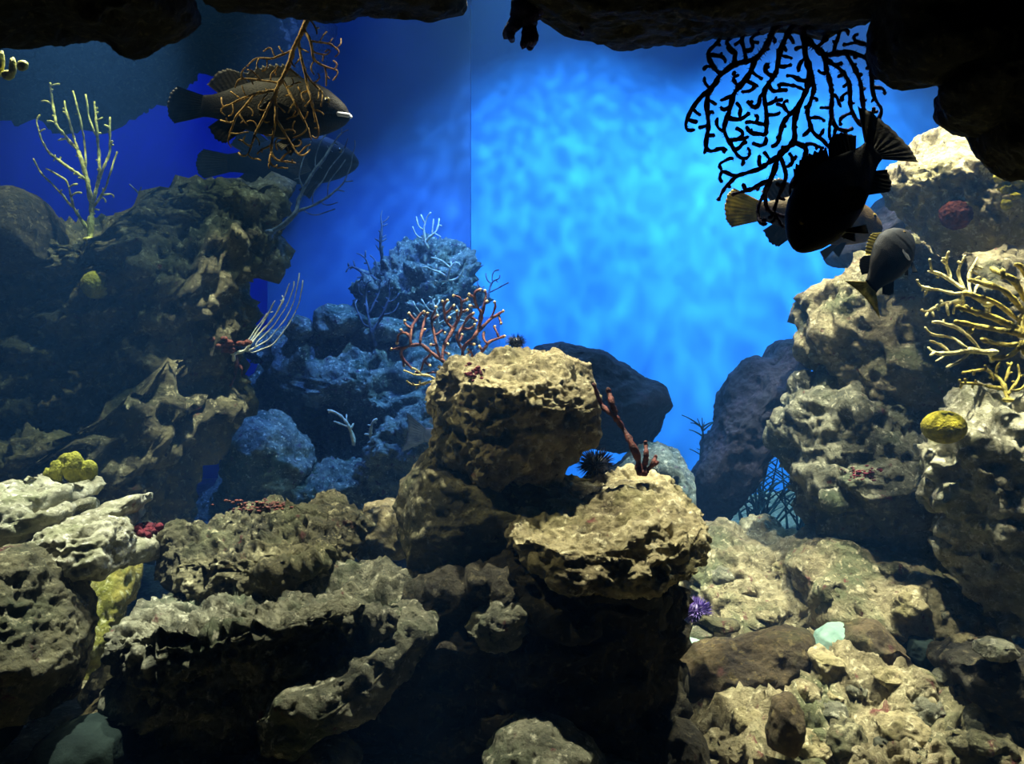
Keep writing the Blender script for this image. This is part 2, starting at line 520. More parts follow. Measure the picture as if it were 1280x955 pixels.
rock('boulder', 'large knobbly boulder with pale pitted crest and black hollow front',
     [(146, 800), (150, 765), (180, 744), (235, 736), (290, 745), (340, 735), (390, 715), (435, 702), (482, 694), (512, 712), (522, 748), (490, 775), (440, 806), (400, 840), (360, 880), (335, 940), (330, 1010), (200, 1010), (158, 950), (160, 880), (150, 840)],
     2.62, (0.26, 0.35), 'grey', 7, lean=-0.5, n=3.4, amp=2.0, pits=0.9, facets=3, cut=[(300, 752, 2.6, -0.12, -0.12, 1)])
rock('stone', 'small yellow-lit stone tucked between craggy boulder and central stack',
     [(430, 650), (450, 634), (480, 630), (505, 634), (520, 670), (505, 700), (460, 706), (432, 690)],
     3.25, (0.2, 0.2), 'tan', 5, lean=0.3)

# ------------------------------------------------------------------ big dim cliff
rock('cliff_rock', 'huge dim olive cliff leaning over the blue hollow, sea whip growing on it',
     [(-220, 330), (-100, 300), (40, 296), (120, 288), (195, 292), (215, 265), (240, 244), (280, 232), (320, 224), (346, 222), (358, 245), (355, 290), (338, 328), (312, 356), (304, 385), (290, 420), (262, 445), (230, 500), (120, 580), (-50, 620), (-220, 600)],
     4.1, (0.45, 0.6), 'olive', 7, lean=-0.2, n=2.8, amp=2.6, low=1.8, freq=0.85, facets=10)
rock('cliff_rock', 'lower spur of the dim cliff with bright ragged rim below the red sponge',
     [(-220, 520), (-40, 560), (100, 540), (200, 480), (258, 440), (290, 425), (312, 455), (320, 478), (300, 505), (285, 530), (262, 560), (240, 590), (225, 640), (215, 700), (100, 760), (-80, 740), (-220, 700)],
     3.8, (0.35, 0.6), 'olive', 6, lean=0.0, n=2.8, amp=2.4, low=1.6, freq=0.9, facets=10)
rock('boulder', 'rounded dark boulder perched on the cliff beside the sea whip',
     [(-70, 250), (-20, 226), (10, 228), (40, 244), (62, 268), (70, 292), (62, 325), (0, 345), (-70, 330)],
     3.7, (0.2, 0.3), 'dark', 5, amp=0.4, pits=0.2)

# ------------------------------------------------------------------ pale limestone corner
rock('limestone_chunk', 'flat pale limestone ledge stretching below the yellow leafy sponge',
     [(-60, 610), (0, 604), (22, 592), (36, 600), (70, 606), (105, 598), (121, 606), (118, 622), (95, 634), (60, 640), (0, 650), (-60, 656)],
     2.9, (0.2, 0.15), 'pale', 5, lean=0.5, amp=1.2, ledge=0.6)
rock('limestone_chunk', 'holey pale limestone lobe under the flat limestone ledge',
     [(-50, 636), (0, 622), (40, 624), (62, 640), (86, 628), (96, 636), (92, 656), (60, 676), (20, 680), (-50, 690)],
     2.75, (0.14, 0.25), 'pale', 5, lean=0.4, amp=1.5, pits=1.5)
rock('limestone_chunk', 'long pointed limestone piece jutting towards the crimson algae',
     [(95, 650), (120, 640), (150, 624), (170, 620), (172, 632), (160, 644), (168, 655), (140, 668), (105, 668)],
     2.85, (0.1, 0.2), 'pale', 5, lean=0.4, amp=0.9)
rock('limestone_chunk', 'nodular whitish limestone mass overhanging the yellow water gap',
     [(14, 686), (40, 668), (75, 656), (110, 650), (130, 655), (146, 670), (152, 694), (150, 714), (130, 720), (102, 714), (60, 704), (20, 700)],
     2.65, (0.14, 0.2), 'pale', 6, lean=0.4, amp=1.6, pits=1.4)
rock('limestone_chunk', 'smooth angular limestone block beside the crimson algae',
     [(136, 664), (150, 653), (178, 668), (204, 686), (196, 702), (176, 706), (150, 690)],
     2.85, (0.1, 0.15), 'pale', 5, lean=0.5, amp=0.5)
rock('boulder', 'big pitted olive-brown boulder in front of the limestone chunks',
     [(-90, 705), (-20, 694), (22, 702), (52, 724), (74, 764), (90, 812), (95, 834), (86, 872), (66, 906), (30, 908), (-20, 900), (-90, 880)],
     2.4, (0.2, 0.3), 'olive', 6, lean=0.25, n=2.6, amp=1.1, pits=0.7)
rock('rock_column', 'yellow-green crusted upright rock lit in the gap behind the limestone',
     [(100, 730), (118, 715), (145, 712), (152, 740), (150, 790), (154, 850), (118, 850), (108, 800), (98, 765)],
     3.22, (0.1, 0.14), 'ochre', 5, lean=0.5, n=3, amp=1.4)
rock('stone', 'olive stone wedged at the foot of the yellow-green column',
     [(96, 866), (110, 838), (135, 824), (160, 828), (180, 850), (180, 880), (130, 890), (100, 885)],
     2.75, (0.15, 0.2), 'olive', 5, lean=0.3, amp=0.6)
rock('stone', 'ochre-topped pale stone lying above the dark slate stone',
     [(84, 905), (100, 884), (125, 872), (148, 878), (160, 895), (165, 920), (130, 930), (95, 922)],
     2.5, (0.12, 0.2), 'tan', 5, lean=0.3, amp=0.5)
rock('stone', 'smooth dark slate stone lying before the black boulder',
     [(24, 958), (40, 925), (80, 908), (125, 905), (150, 922), (158, 960), (120, 985), (50, 985)],
     2.35, (0.14, 0.2), 'slate', 5, lean=0.2, amp=0.25, pits=0.2, facets=0)
rock('stone', 'rounded green-grey pebble below the pitted olive boulder',
     [(-40, 905), (-5, 895), (10, 905), (15, 925), (5, 940), (-40, 945)],
     2.3, (0.08, 0.1), 'slate', 5, lean=0.3, amp=0.2, pits=0.1, facets=0)
rock('stone', 'speckled green-pink rock lying before the dark pedestal',
     [(596, 965), (618, 930), (650, 912), (685, 908), (715, 922), (745, 945), (768, 975), (700, 1000), (620, 1000)],
     2.22, (0.16, 0.2), 'grey', 6, lean=0.7, amp=1.0)
rock('stone', 'pale rounded stone peeking up before the slanting ledge',
     [(366, 962), (380, 944), (405, 939), (430, 948), (450, 965), (430, 985), (380, 985)],
     2.3, (0.1, 0.15), 'pale', 5, lean=0.5, amp=0.5)

# ------------------------------------------------------------------ leaning and far boulders before the blue wall
rock('leaning_boulder', 'tall dark purple boulder leaning against the green-crusted rock',
     [(862, 660), (868, 605), (884, 560), (902, 510), (918, 470), (945, 450), (968, 448), (985, 425), (1012, 418), (1030, 450), (1024, 485), (1008, 512), (988, 548), (962, 570), (940, 612), (918, 655), (895, 690), (868, 690)],
     4.3, (0.3, 0.3), 'purple', 6, lean=-0.1, n=2.8, amp=0.8, center=(945, 550))
rock('boulder', 'dark bluish-purple boulder standing behind the central stack',
     [(640, 470), (670, 436), (700, 428), (728, 434), (765, 450), (800, 468), (830, 482), (838, 505), (832, 535), (812, 562), (780, 572), (740, 566), (680, 560)],
     4.3, (0.3, 0.3), 'purple', 6, lean=-0.2, n=2.7, amp=0.5)
rock('boulder', 'low grey-blue boulder on the bed behind the red branching sponge',
     [(745, 610), (775, 580), (800, 560), (830, 555), (855, 568), (872, 600), (870, 650), (800, 670), (750, 650)],
     4.0, (0.25, 0.3), 'reef', 5, amp=0.8)
rock('leaning_boulder', 'dark smooth boulder wedged between the two lit reef rocks behind the fish',
     [(1040, 322), (1062, 296), (1090, 268), (1112, 244), (1150, 230), (1200, 240), (1215, 290), (1160, 310), (1100, 325), (1060, 334)],
     4.0, (0.25, 0.3), 'purple', 5, amp=0.6)

# ------------------------------------------------------------------ crusted reef wall
rock('reef_rock', 'sunlit knobbly rock directly under the black overhang',
     [(1110, 214), (1128, 196), (1160, 182), (1178, 160), (1200, 150), (1240, 152), (1262, 172), (1275, 200), (1300, 240), (1310, 300), (1230, 310), (1165, 270), (1128, 232)],
     3.1, (0.25, 0.35), 'tan', 6, lean=0.2, n=2.7, amp=1.4)
rock('reef_rock', 'crusty reef knob with pink-white shoulder behind the swimming fish',
     [(1006, 392), (1014, 366), (1040, 345), (1070, 334), (1105, 312), (1140, 292), (1190, 280), (1260, 270), (1360, 290), (1380, 480), (1300, 540), (1220, 560), (1140, 540), (1075, 510), (1030, 470), (1010, 430)],
     3.62, (0.35, 0.45), 'sand', 6, lean=0.3, n=2.8, amp=1.5, low=1.3)
rock('reef_rock', 'green-crusted sloping rock below the reef knob beside the purple boulder',
     [(980, 556), (990, 520), (1008, 488), (1030, 455), (1090, 450), (1180, 500), (1220, 600), (1215, 700), (1140, 720), (1060, 700), (1024, 660), (1004, 612)],
     3.52, (0.28, 0.4), 'grey', 6, lean=0.25, n=2.8, amp=1.5, ledge=0.5)
rock('reef_rock', 'blocky ledge over a dark hollow on the green-crusted rock',
     [(1052, 600), (1075, 584), (1120, 578), (1168, 596), (1185, 625), (1180, 670), (1150, 690), (1110, 680), (1075, 645)],
     3.25, (0.1, 0.3), 'grey', 6, lean=-0.4, n=3, amp=1.2)
rock('reef_rock', 'tall craggy pale-crested rock with a yellow ball sponge on top',
     [(1170, 600), (1164, 560), (1185, 535), (1206, 512), (1235, 498), (1275, 490), (1350, 490), (1400, 600), (1390, 820), (1310, 812), (1262, 790), (1236, 764), (1206, 730), (1186, 690), (1178, 645)],
     2.85, (0.24, 0.22), 'pale', 6, lean=0.2, n=2.8, amp=1.8, pits=0.8, low=1.3, ledge=0.6)

# ------------------------------------------------------------------ rubble bed
rock('bed_rock', 'humpy yellow-green rock mound at the foot of the leaning purple boulder',
     [(838, 745), (850, 712), (880, 684), (915, 668), (950, 674), (985, 666), (1020, 672), (1060, 690), (1085, 716), (1070, 752), (1030, 780), (970, 800), (890, 800), (845, 780)],
     3.6, (0.35, 0.3), 'sand', 6, lean=0.9, n=2.6, amp=1.6)
rock('bed_rock', 'broad sandy slope of crusted rock below the green-crusted rock',
     [(1000, 720), (1050, 690), (1110, 688), (1180, 696), (1240, 730), (1280, 790), (1240, 830), (1160, 840), (1080, 820), (1020, 790)],
     3.15, (0.35, 0.35), 'sand', 6, lean=1.3, n=2.6, amp=1.1)
rock('bed_rock', 'rough rubble-crusted flat rock spreading out before the log-shaped stone',
     [(850, 955), (880, 930), (940, 905), (985, 885), (1040, 866), (1110, 858), (1180, 866), (1230, 880), (1300, 890), (1350, 940), (1320, 1010), (1100, 1030), (900, 1020)],
     2.5, (0.3, 0.35), 'sand', 6, lean=1.2, n=2.6, amp=2.3, freq=1.3, pits=1.3)
rock('log_stone', 'long dark brown log-shaped stone with split mossy top',
     [(840, 895), (842, 850), (862, 822), (900, 806), (955, 793), (1000, 787), (1020, 792), (1026, 810), (1016, 838), (985, 856), (930, 878), (880, 905), (850, 915)],
     2.78, (0.16, 0.16), 'brown', 6, lean=0.1, n=2.2, amp=0.7, facets=0, terr=0.9)
rock('stone', 'flat grey-green pebble lying above the log-shaped stone',
     [(850, 796), (858, 786), (876, 782), (892, 788), (897, 796), (880, 803), (860, 803)], 3.0, (0.05, 0.05), 'grey', 4, amp=0.3)
rock('stone', 'wedge-shaped mossy pebble beside the purple sea urchin',
     [(872, 778), (880, 769), (900, 774), (926, 778), (926, 788), (905, 792), (885, 788)], 3.0, (0.05, 0.05), 'olive', 4, amp=0.4)
rock('stone', 'pale teal pebble half under the log-shaped stone',
     [(846, 806), (856, 796), (880, 802), (890, 812), (870, 822), (850, 820)], 2.95, (0.06, 0.06), 'teal', 5, amp=0.15, pits=0.1, facets=0)
rock('stone', 'smooth white-teal stone catching the light beside the log-shaped stone',
     [(1020, 812), (1026, 796), (1042, 784), (1060, 782), (1074, 790), (1076, 808), (1050, 818), (1030, 820)], 2.85, (0.08, 0.08), 'teal', 5, amp=0.12, pits=0.1, facets=0)
rock('stone', 'brown humped stone beside the white-teal stone',
     [(1048, 812), (1062, 788), (1092, 778), (1118, 786), (1140, 804), (1142, 830), (1115, 842), (1080, 836), (1055, 828)], 2.8, (0.12, 0.12), 'brown', 5, amp=0.6, lean=0.3)
rock('stone', 'dark green angular stone on the sandy slope',
     [(1136, 822), (1142, 802), (1160, 798), (1184, 808), (1188, 822), (1168, 838), (1145, 838)], 2.8, (0.08, 0.08), 'slate', 5, amp=0.5)
rock('stone', 'greenish stone half buried in the sandy slope',
     [(1022, 768), (1030, 750), (1050, 748), (1072, 766), (1070, 782), (1040, 786)], 3.05, (0.07, 0.08), 'grey', 5, amp=0.5)
rock('boulder', 'dark flat-bottomed boulder below the tall craggy pale-crested rock',
     [(1184, 846), (1190, 828), (1212, 820), (1240, 812), (1300, 815), (1340, 850), (1330, 900), (1270, 898), (1220, 880), (1196, 864)], 2.5, (0.14, 0.25), 'dark', 5, amp=0.9)
rock('stone', 'small bright green stone on top of the dark flat-bottomed boulder',
     [(1218, 818), (1224, 804), (1246, 800), (1272, 804), (1280, 818), (1262, 830), (1232, 828)], 2.42, (0.06, 0.06), 'grey', 4, amp=0.5)
rock('stone', 'red-crusted lumpy stone below the white-teal stone',
     [(1012, 845), (1016, 822), (1034, 812), (1055, 822), (1070, 846), (1060, 862), (1030, 866)], 2.65, (0.08, 0.08), 'tan', 5, amp=1.0)
rock('stone', 'upright ochre-brown stone standing in the rubble',
     [(962, 940), (966, 905), (975, 880), (992, 872), (1005, 890), (1004, 925), (992, 948), (972, 950)], 2.35, (0.07, 0.08), 'brown', 5, amp=0.6)
rock('stone', 'dark rounded stone at the foot of the pedestal rock',
     [(826, 960), (832, 920), (850, 905), (872, 912), (889, 935), (890, 960), (860, 975)], 2.4, (0.1, 0.12), 'dark', 5, amp=0.5)

# ------------------------------------------------------------------ blue hollow at the back
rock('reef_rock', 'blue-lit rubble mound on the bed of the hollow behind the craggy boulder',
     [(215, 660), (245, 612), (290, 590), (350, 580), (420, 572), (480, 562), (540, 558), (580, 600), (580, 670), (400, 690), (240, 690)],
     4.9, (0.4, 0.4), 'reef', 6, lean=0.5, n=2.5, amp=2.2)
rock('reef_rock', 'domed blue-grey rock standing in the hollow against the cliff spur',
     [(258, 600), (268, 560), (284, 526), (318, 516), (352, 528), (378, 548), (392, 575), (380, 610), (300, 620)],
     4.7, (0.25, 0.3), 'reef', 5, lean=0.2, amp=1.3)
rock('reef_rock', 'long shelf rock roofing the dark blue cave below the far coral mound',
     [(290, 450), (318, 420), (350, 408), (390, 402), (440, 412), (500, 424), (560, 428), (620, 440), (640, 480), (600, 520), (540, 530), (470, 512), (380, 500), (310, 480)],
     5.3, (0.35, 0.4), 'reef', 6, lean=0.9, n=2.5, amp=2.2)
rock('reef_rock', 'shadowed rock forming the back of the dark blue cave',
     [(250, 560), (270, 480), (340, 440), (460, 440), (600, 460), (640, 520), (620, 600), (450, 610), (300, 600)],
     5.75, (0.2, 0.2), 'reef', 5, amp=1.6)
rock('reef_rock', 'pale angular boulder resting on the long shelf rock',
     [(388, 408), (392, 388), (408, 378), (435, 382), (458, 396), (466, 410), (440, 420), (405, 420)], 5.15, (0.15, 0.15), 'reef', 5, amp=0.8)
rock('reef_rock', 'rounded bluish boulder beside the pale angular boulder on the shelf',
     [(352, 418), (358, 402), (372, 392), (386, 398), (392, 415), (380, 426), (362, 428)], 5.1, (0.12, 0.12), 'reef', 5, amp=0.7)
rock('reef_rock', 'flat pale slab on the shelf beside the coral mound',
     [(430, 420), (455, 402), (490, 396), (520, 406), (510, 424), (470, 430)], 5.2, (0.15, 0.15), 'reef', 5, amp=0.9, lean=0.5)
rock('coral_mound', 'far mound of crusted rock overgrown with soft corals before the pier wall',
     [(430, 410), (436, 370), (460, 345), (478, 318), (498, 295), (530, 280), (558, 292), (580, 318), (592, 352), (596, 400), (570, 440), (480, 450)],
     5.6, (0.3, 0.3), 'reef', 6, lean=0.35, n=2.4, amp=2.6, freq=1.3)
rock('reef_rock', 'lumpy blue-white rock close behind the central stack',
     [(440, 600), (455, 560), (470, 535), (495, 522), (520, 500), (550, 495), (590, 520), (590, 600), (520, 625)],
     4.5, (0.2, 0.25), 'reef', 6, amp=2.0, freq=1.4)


# ------------------------------------------------------------------ where a line of sight meets the stones built so far
bpy.context.view_layer.update()
_dg = bpy.context.evaluated_depsgraph_get()


def hit(px, py, default=3.0):
    d = Vector(P(px, py, 1.0)) - Vector((0, 0, CAMZ))
    ok, loc, nor, idx, ob, mw = scene.ray_cast(_dg, Vector((0, 0, CAMZ)), d.normalized())
    if not ok or ob.name.startswith('wall'):
        return default, Vector((0, 0, 1))
    return loc.y, nor


# loose rubble stones lying on the lit bed
rs = random.Random(5)
RUB = [(905, 925, 26), (935, 905, 20), (1035, 895, 28), (1060, 925, 30), (1100, 880, 26), (1130, 915, 30), (1165, 895, 24), (1190, 930, 32),
       (1085, 948, 26), (1020, 940, 22), (1225, 905, 22), (1250, 940, 30), (1150, 862, 22), (1115, 850, 20), (1075, 862, 18), (1205, 868, 20),
       (1010, 870, 16), (1048, 872, 14), (1180, 852, 14), (1230, 930, 16), (920, 948, 18), (1000, 800 + 60, 13), (1105, 930, 15), (1150, 945, 18),
       (930, 740, 20), (985, 715, 24), (900, 720, 18), (1040, 735, 18), (1095, 745, 20), (1140, 760, 22), (1190, 770, 18), (1120, 715, 16), (960, 770, 18), (1210, 800, 16)]
for k, (px, py, r) in enumerate(RUB):
    nn = 9
    bedr = py < 830
    out = [(px + r * rs.uniform(0.8, 1.25) * math.cos(a), py + 0.62 * r * rs.uniform(0.75, 1.2) * math.sin(a)) for a in [2 * math.pi * i / nn for i in range(nn)]]
    Yk, _ = hit(px, py, 2.6)
    t = r / FPX * Yk
    lab = ('low crusted lump of stone on the sunlit slope behind the log-shaped stone' if bedr else 'rough pale-crusted rubble stone embedded in the lumpy flat bed rock')
    rock('rubble_stone', lab, out, Yk + 0.35 * t, (t * 0.9, t * 0.9), ['sand', 'tan', 'grey', 'olive'][k % 4], 5 if r > 18 else 4, lean=0.5, amp=1.7, seed=100 + k, facets=5,
         group='lumps on the slope' if bedr else 'rubble stones on the bed')

# ------------------------------------------------------------------ branching animals: sea fans and whips
def fan_mat(name, core, tip, rough=0.7):
    return plain_mat(name, core, tip, 40, rough, 0.6, 0.3, 160)


M['fan_black'] = fan_mat('purple_black_fan', '1a1030', '2c1c44')
M['fan_gold'] = fan_mat('golden_fan', '8a6c34', 'd4ac64')
M['fan_purple'] = fan_mat('purple_tan_fan', '5a3038', '8a5a4a')
M['fan_tip'] = fan_mat('cream_tip', 'c8b088', 'e0d0a0')
M['whip_yellow'] = fan_mat('yellow_whip', '8a8436', 'd6d27c')
M['fan_white'] = fan_mat('white_fan', 'b8bca8', 'e4e6d6')
M['fan_olive'] = fan_mat('olive_yellow_fan', '6e6420', 'b0a040')
M['fan_cream'] = fan_mat('cream_fan', '9a8e5c', 'd4cc90')
M['fan_blue'] = fan_mat('dull_blue_fan', '31405c', '5a6c88')
M['sponge_red'] = fan_mat('red_sponge', '3a1a14', '643026')
M['sponge_yellow'] = plain_mat('yellow_sponge', '7a7418', 'b0a42c', 30, 0.8, 0.8, 0.2, 120)
M['algae_crimson'] = plain_mat('crimson_algae', '340c14', '661e2a', 30, 0.8, 0.8, 0.2, 90)
M['urchin_black'] = plain_mat('black_urchin', '08070c', '16121e', 20, 0.5, 0.2, 0.4)
M['urchin_purple'] = plain_mat('purple_urchin', '2c1c4c', '4c3478', 30, 0.5, 0.2, 0.4)
M['spine_purple'] = plain_mat('purple_spine', '503c86', '8a78bc', 30, 0.5, 0.0, 0.4)
M['weed'] = plain_mat('dark_green_weed', '10282a', '1c3c38', 20, 0.7, 0.2, 0.2)


def inside(poly, pts):
    poly = np.asarray(poly, float)
    x, y = pts[:, 0], pts[:, 1]
    c = np.zeros(len(pts), bool)
    for a, b in zip(poly, np.roll(poly, -1, 0)):
        cond = (a[1] > y) != (b[1] > y)
        xi = (b[0] - a[0]) * (y - a[1]) / ((b[1] - a[1]) if b[1] != a[1] else 1e-9) + a[0]
        c ^= cond & (x < xi)
    return c


def colonize(root, poly, npts, step, infl, kill, seed, pull=(0, 0), wander=0.25, first=None, fwd=0.35, gap=0.0):
    """grow a branching net from root until it fills the outline"""
    r = np.random.default_rng(seed)
    poly = np.asarray(poly, float)
    lo, hi = poly.min(0), poly.max(0)
    A = np.zeros((0, 2))
    while len(A) < npts:
        q = r.uniform(lo, hi, (npts * 2, 2))
        A = np.concatenate([A, q[inside(poly, q)]])
    A = A[:npts]
    nodes = [np.array(root, float)]
    par = [-1]
    for line in (first or []):
        line = np.array(line, float)
        k0 = int(np.linalg.norm(np.array(nodes) - line[0], axis=1).argmin())
        seg = np.concatenate([[nodes[k0]], line])
        ln = np.concatenate([[0], np.cumsum(np.linalg.norm(np.diff(seg, axis=0), axis=1))])
        m = max(1, int(round(ln[-1] / step)))
        for j in range(1, m + 1):
            q = np.array([np.interp(ln[-1] * j / m, ln, seg[:, c]) for c in range(2)]) + r.normal(0, step * 0.12, 2)
            nodes.append(q); par.append(k0 if j == 1 else len(nodes) - 2)
    pull = np.array(pull, float)
    N = np.array(nodes)
    if first:
        A = A[np.linalg.norm(A[:, None] - N[None], axis=2).min(1) > kill]
    haskid = [0] * len(nodes)
    for p_ in par:
        if p_ >= 0: haskid[p_] += 1
    forks = [nodes[i] for i in range(len(nodes)) if haskid[i] > 1]
    for it in range(160):
        N = np.array(nodes)
        if len(A) == 0:
            break
        d = np.linalg.norm(A[:, None] - N[None], axis=2)
        near = d.argmin(1)
        dm = d.min(1)
        use = dm < infl
        if not use.any():
            use = dm <= dm.min() + 1e-6
        new, dead = [], []
        for k in np.unique(near[use]):
            if gap and haskid[k] and forks and np.linalg.norm(np.array(forks) - N[k], axis=1).min() < gap:
                continue
            v = A[use & (near == k)] - N[k]
            v = (v / (np.linalg.norm(v, axis=1, keepdims=True) + 1e-9)).sum(0)
            nv = np.linalg.norm(v)
            if nv < 1e-6:
                continue
            v = v / nv + pull + r.normal(0, wander, 2)
            if par[k] >= 0:
                t = N[k] - N[par[k]]
                v = v + fwd * t / (np.linalg.norm(t) + 1e-9)
            v = v / (np.linalg.norm(v) + 1e-9)
            q = N[k] + v * step
            if np.linalg.norm(N - q, axis=1).min() < step * 0.6:
                own = np.where(use & (near == k))[0]
                w = A[own[dm[own].argmin()]] - N[k]
                q = N[k] + w / (np.linalg.norm(w) + 1e-9) * step
                if np.linalg.norm(N - q, axis=1).min() < step * 0.6:
                    dead.extend(own[dm[own] < step * 1.6])
                    continue
            new.append((q, k))
            if haskid[k]: forks.append(N[k])
        if not new and not dead:
            break
        if not new:
            A = np.delete(A, dead, 0); continue
        for q, k in new:
            nodes.append(q); par.append(int(k)); haskid.append(0); haskid[k] += 1
        N = np.array(nodes)
        d = np.linalg.norm(A[:, None] - N[None, -len(new):], axis=2).min(1)
        keep = d > kill
        keep[dead] = False
        A = A[keep]
    return np.array(nodes), par


def tube(pts, rad, sides=6, knob=0.0, r=None, V=None, F=None):
    pts = np.asarray(pts, float)
    n = len(pts)
    t = np.gradient(pts, axis=0)
    t /= np.linalg.norm(t, axis=1, keepdims=True) + 1e-9
    ref = np.array([0.0, 1.0, 0.0]) if abs(t[0][1]) < 0.8 else np.array([1.0, 0, 0])
    a = np.cross(t, ref); a /= np.linalg.norm(a, axis=1, keepdims=True) + 1e-9
    b = np.cross(t, a)
    base = len(V)
    for i in range(n):
        rr = rad[i] * (1 + (r.uniform(-knob, knob) if knob else 0))
        for k in range(sides):
            an = 2 * math.pi * k / sides
            V.append(pts[i] + rr * (math.cos(an) * a[i] + math.sin(an) * b[i]))
    for i in range(n - 1):
        for k in range(sides):
            k2 = (k + 1) % sides
            F.append((base + i * sides + k, base + i * sides + k2, base + (i + 1) * sides + k2, base + (i + 1) * sides + k))
    V.append(pts[-1] + t[-1] * rad[-1] * 0.8); e = len(V) - 1
    for k in range(sides):
        F.append((base + (n - 1) * sides + k, base + (n - 1) * sides + (k + 1) % sides, e))
    V.append(pts[0] - t[0] * rad[0] * 0.5); e = len(V) - 1
    for k in range(sides):
        F.append((base + (k + 1) % sides, base + k, e))


def smooth_path(p, it=2):
    p = np.asarray(p, float).copy()
    for _ in range(it):
        q = p.copy()
        q[1:-1] = 0.25 * p[:-2] + 0.5 * p[1:-1] + 0.25 * p[2:]
        p = q
    return p


def grow_fan(name, label, cat, root, poly, Y, mat, r_tip, r_root, npts=220, step=6, infl=60, kill=14, seed=1, pull=(0, 0), bow=0.0,
             depth_noise=0.04, knob=0.25, sides=6, parts=True, group=None, tipmat=None, dY=0.0, wander=0.25, first=None, spiky=0.0, fwd=0.35, attach=False, gap=0.0):
    nodes, par = colonize(root, poly, npts, step, infl, kill, seed, pull, wander, first, fwd, gap)
    n = len(nodes)
    r = np.random.default_rng(seed + 5)
    kids = [[] for _ in range(n)]
    for i, p in enumerate(par):
        if p >= 0: kids[p].append(i)
    tips = np.zeros(n)
    for i in range(n - 1, -1, -1):
        tips[i] = max(1, sum(tips[k] for k in kids[i]))
    rel = nodes - np.array(root)
    dn = fbm(np.stack([nodes[:, 0] / 60, nodes[:, 1] / 60, np.zeros(n)], 1) + seed, 2, seed)
    dist = np.linalg.norm(rel, axis=1)
    depth = Y + bow * (rel[:, 0] / 100.0) ** 2 + depth_noise * dn + dY * rel[:, 1] / 100.0
    W = np.array([P(nodes[i, 0], nodes[i, 1], depth[i]) for i in range(n)])
    e = math.log(max(r_root / r_tip, 1.01)) / math.log(max(tips[0], 2))
    rad = r_tip * tips ** e
    # chains
    def chain(start, prev):
        c = [prev, start] if prev >= 0 else [start]
        while len(kids[c[-1]]):
            ks = sorted(kids[c[-1]], key=lambda k: -tips[k])
            c.append(ks[0])
        return c
    root_e = empty(name, W[0], label, cat, group)

    def subtree(start, prev, V, F):
        stack = [(start, prev)]
        while stack:
            s, p = stack.pop()
            c = chain(s, p)
            ra = rad[c].copy()
            if p >= 0: ra[0] = ra[1]
            pp = smooth_path(W[c], 2); pp[0] = W[c[0]]
            tube(pp, ra, sides, knob, r, V, F)
            if spiky:
                for i in range(1, len(c)):
                    for q in range(int(spiky)):
                        u = r.normal(0, 1, 3); u /= np.linalg.norm(u)
                        a = pp[i] + (pp[i - 1] - pp[i]) * r.uniform(); ln = ra[i] * r.uniform(1.5, 2.2)
                        w = np.cross(u, r.normal(0, 1, 3)); w /= np.linalg.norm(w) + 1e-9
                        w2 = np.cross(u, w); bs = len(V); k = ra[i] * 0.35
                        V.extend([a + w * k, a - 0.5 * w * k + 0.8 * w2 * k, a - 0.5 * w * k - 0.8 * w2 * k, a + u * ln])
                        F.extend([(bs, bs + 1, bs + 3), (bs + 1, bs + 2, bs + 3), (bs + 2, bs, bs + 3)])
            for i, q in enumerate(c[1:] if p >= 0 else c):
                for k in kids[q]:
                    if k not in c: stack.append((k, q))
    loc = W[0]
    if not parts:
        V, F = [], []
        subtree(0, -1, V, F)
        link_mesh('branches', V, F, mat, root_e, loc)
        return root_e
    c = [0]
    while kids[c[-1]]:
        ks = sorted(kids[c[-1]], key=lambda k: -tips[k])
        if tips[ks[0]] < 0.12 * tips[0]: break
        c.append(ks[0])
    V, F = [], []
    tube(smooth_path(W[c], 2), rad[c], sides + 2, knob, r, V, F)
    if attach:
        # the foot runs back to the stone it grows on
        yy, _n = hit(root[0], root[1], Y)
        if Y + 0.02 < yy < Y + 1.2:
            s_ = np.linspace(0, 1, 8)[:, None]
            foot = P(root[0], root[1], yy + 0.02) * (1 - s_) + W[0] * s_ + np.array([0, 0, -0.03]) * np.sin(s_ * math.pi)
            tube(foot, np.full(8, r_root), sides + 2, knob, r, V, F)
    link_mesh('stem', V, F, mat, root_e, loc)
    hv, hf = ico(3)
    rr = r_root * 2.2
    link_mesh('holdfast', hv * np.array([rr, rr, rr * 0.5]) + W[0], hf, mat, root_e, loc)
    cs = set(c)
    for q in c:
        for k in kids[q]:
            if k in cs: continue
            V, F = [], []
            subtree(k, q, V, F)
            link_mesh('branch', V, F, mat, root_e, loc)
    if tipmat:
        V, F = [], []
        hv, hf = ico(1)
        for i in range(n):
            if not kids[i]:
                b0 = len(V); V.extend(W[i] + hv * rad[i] * 1.5); F.extend([tuple(x + b0 for x in f) for f in hf])
        tag(link_mesh('polyps', V, F, tipmat, root_e, loc), 'cream polyp tips', kind='stuff')
    return root_e


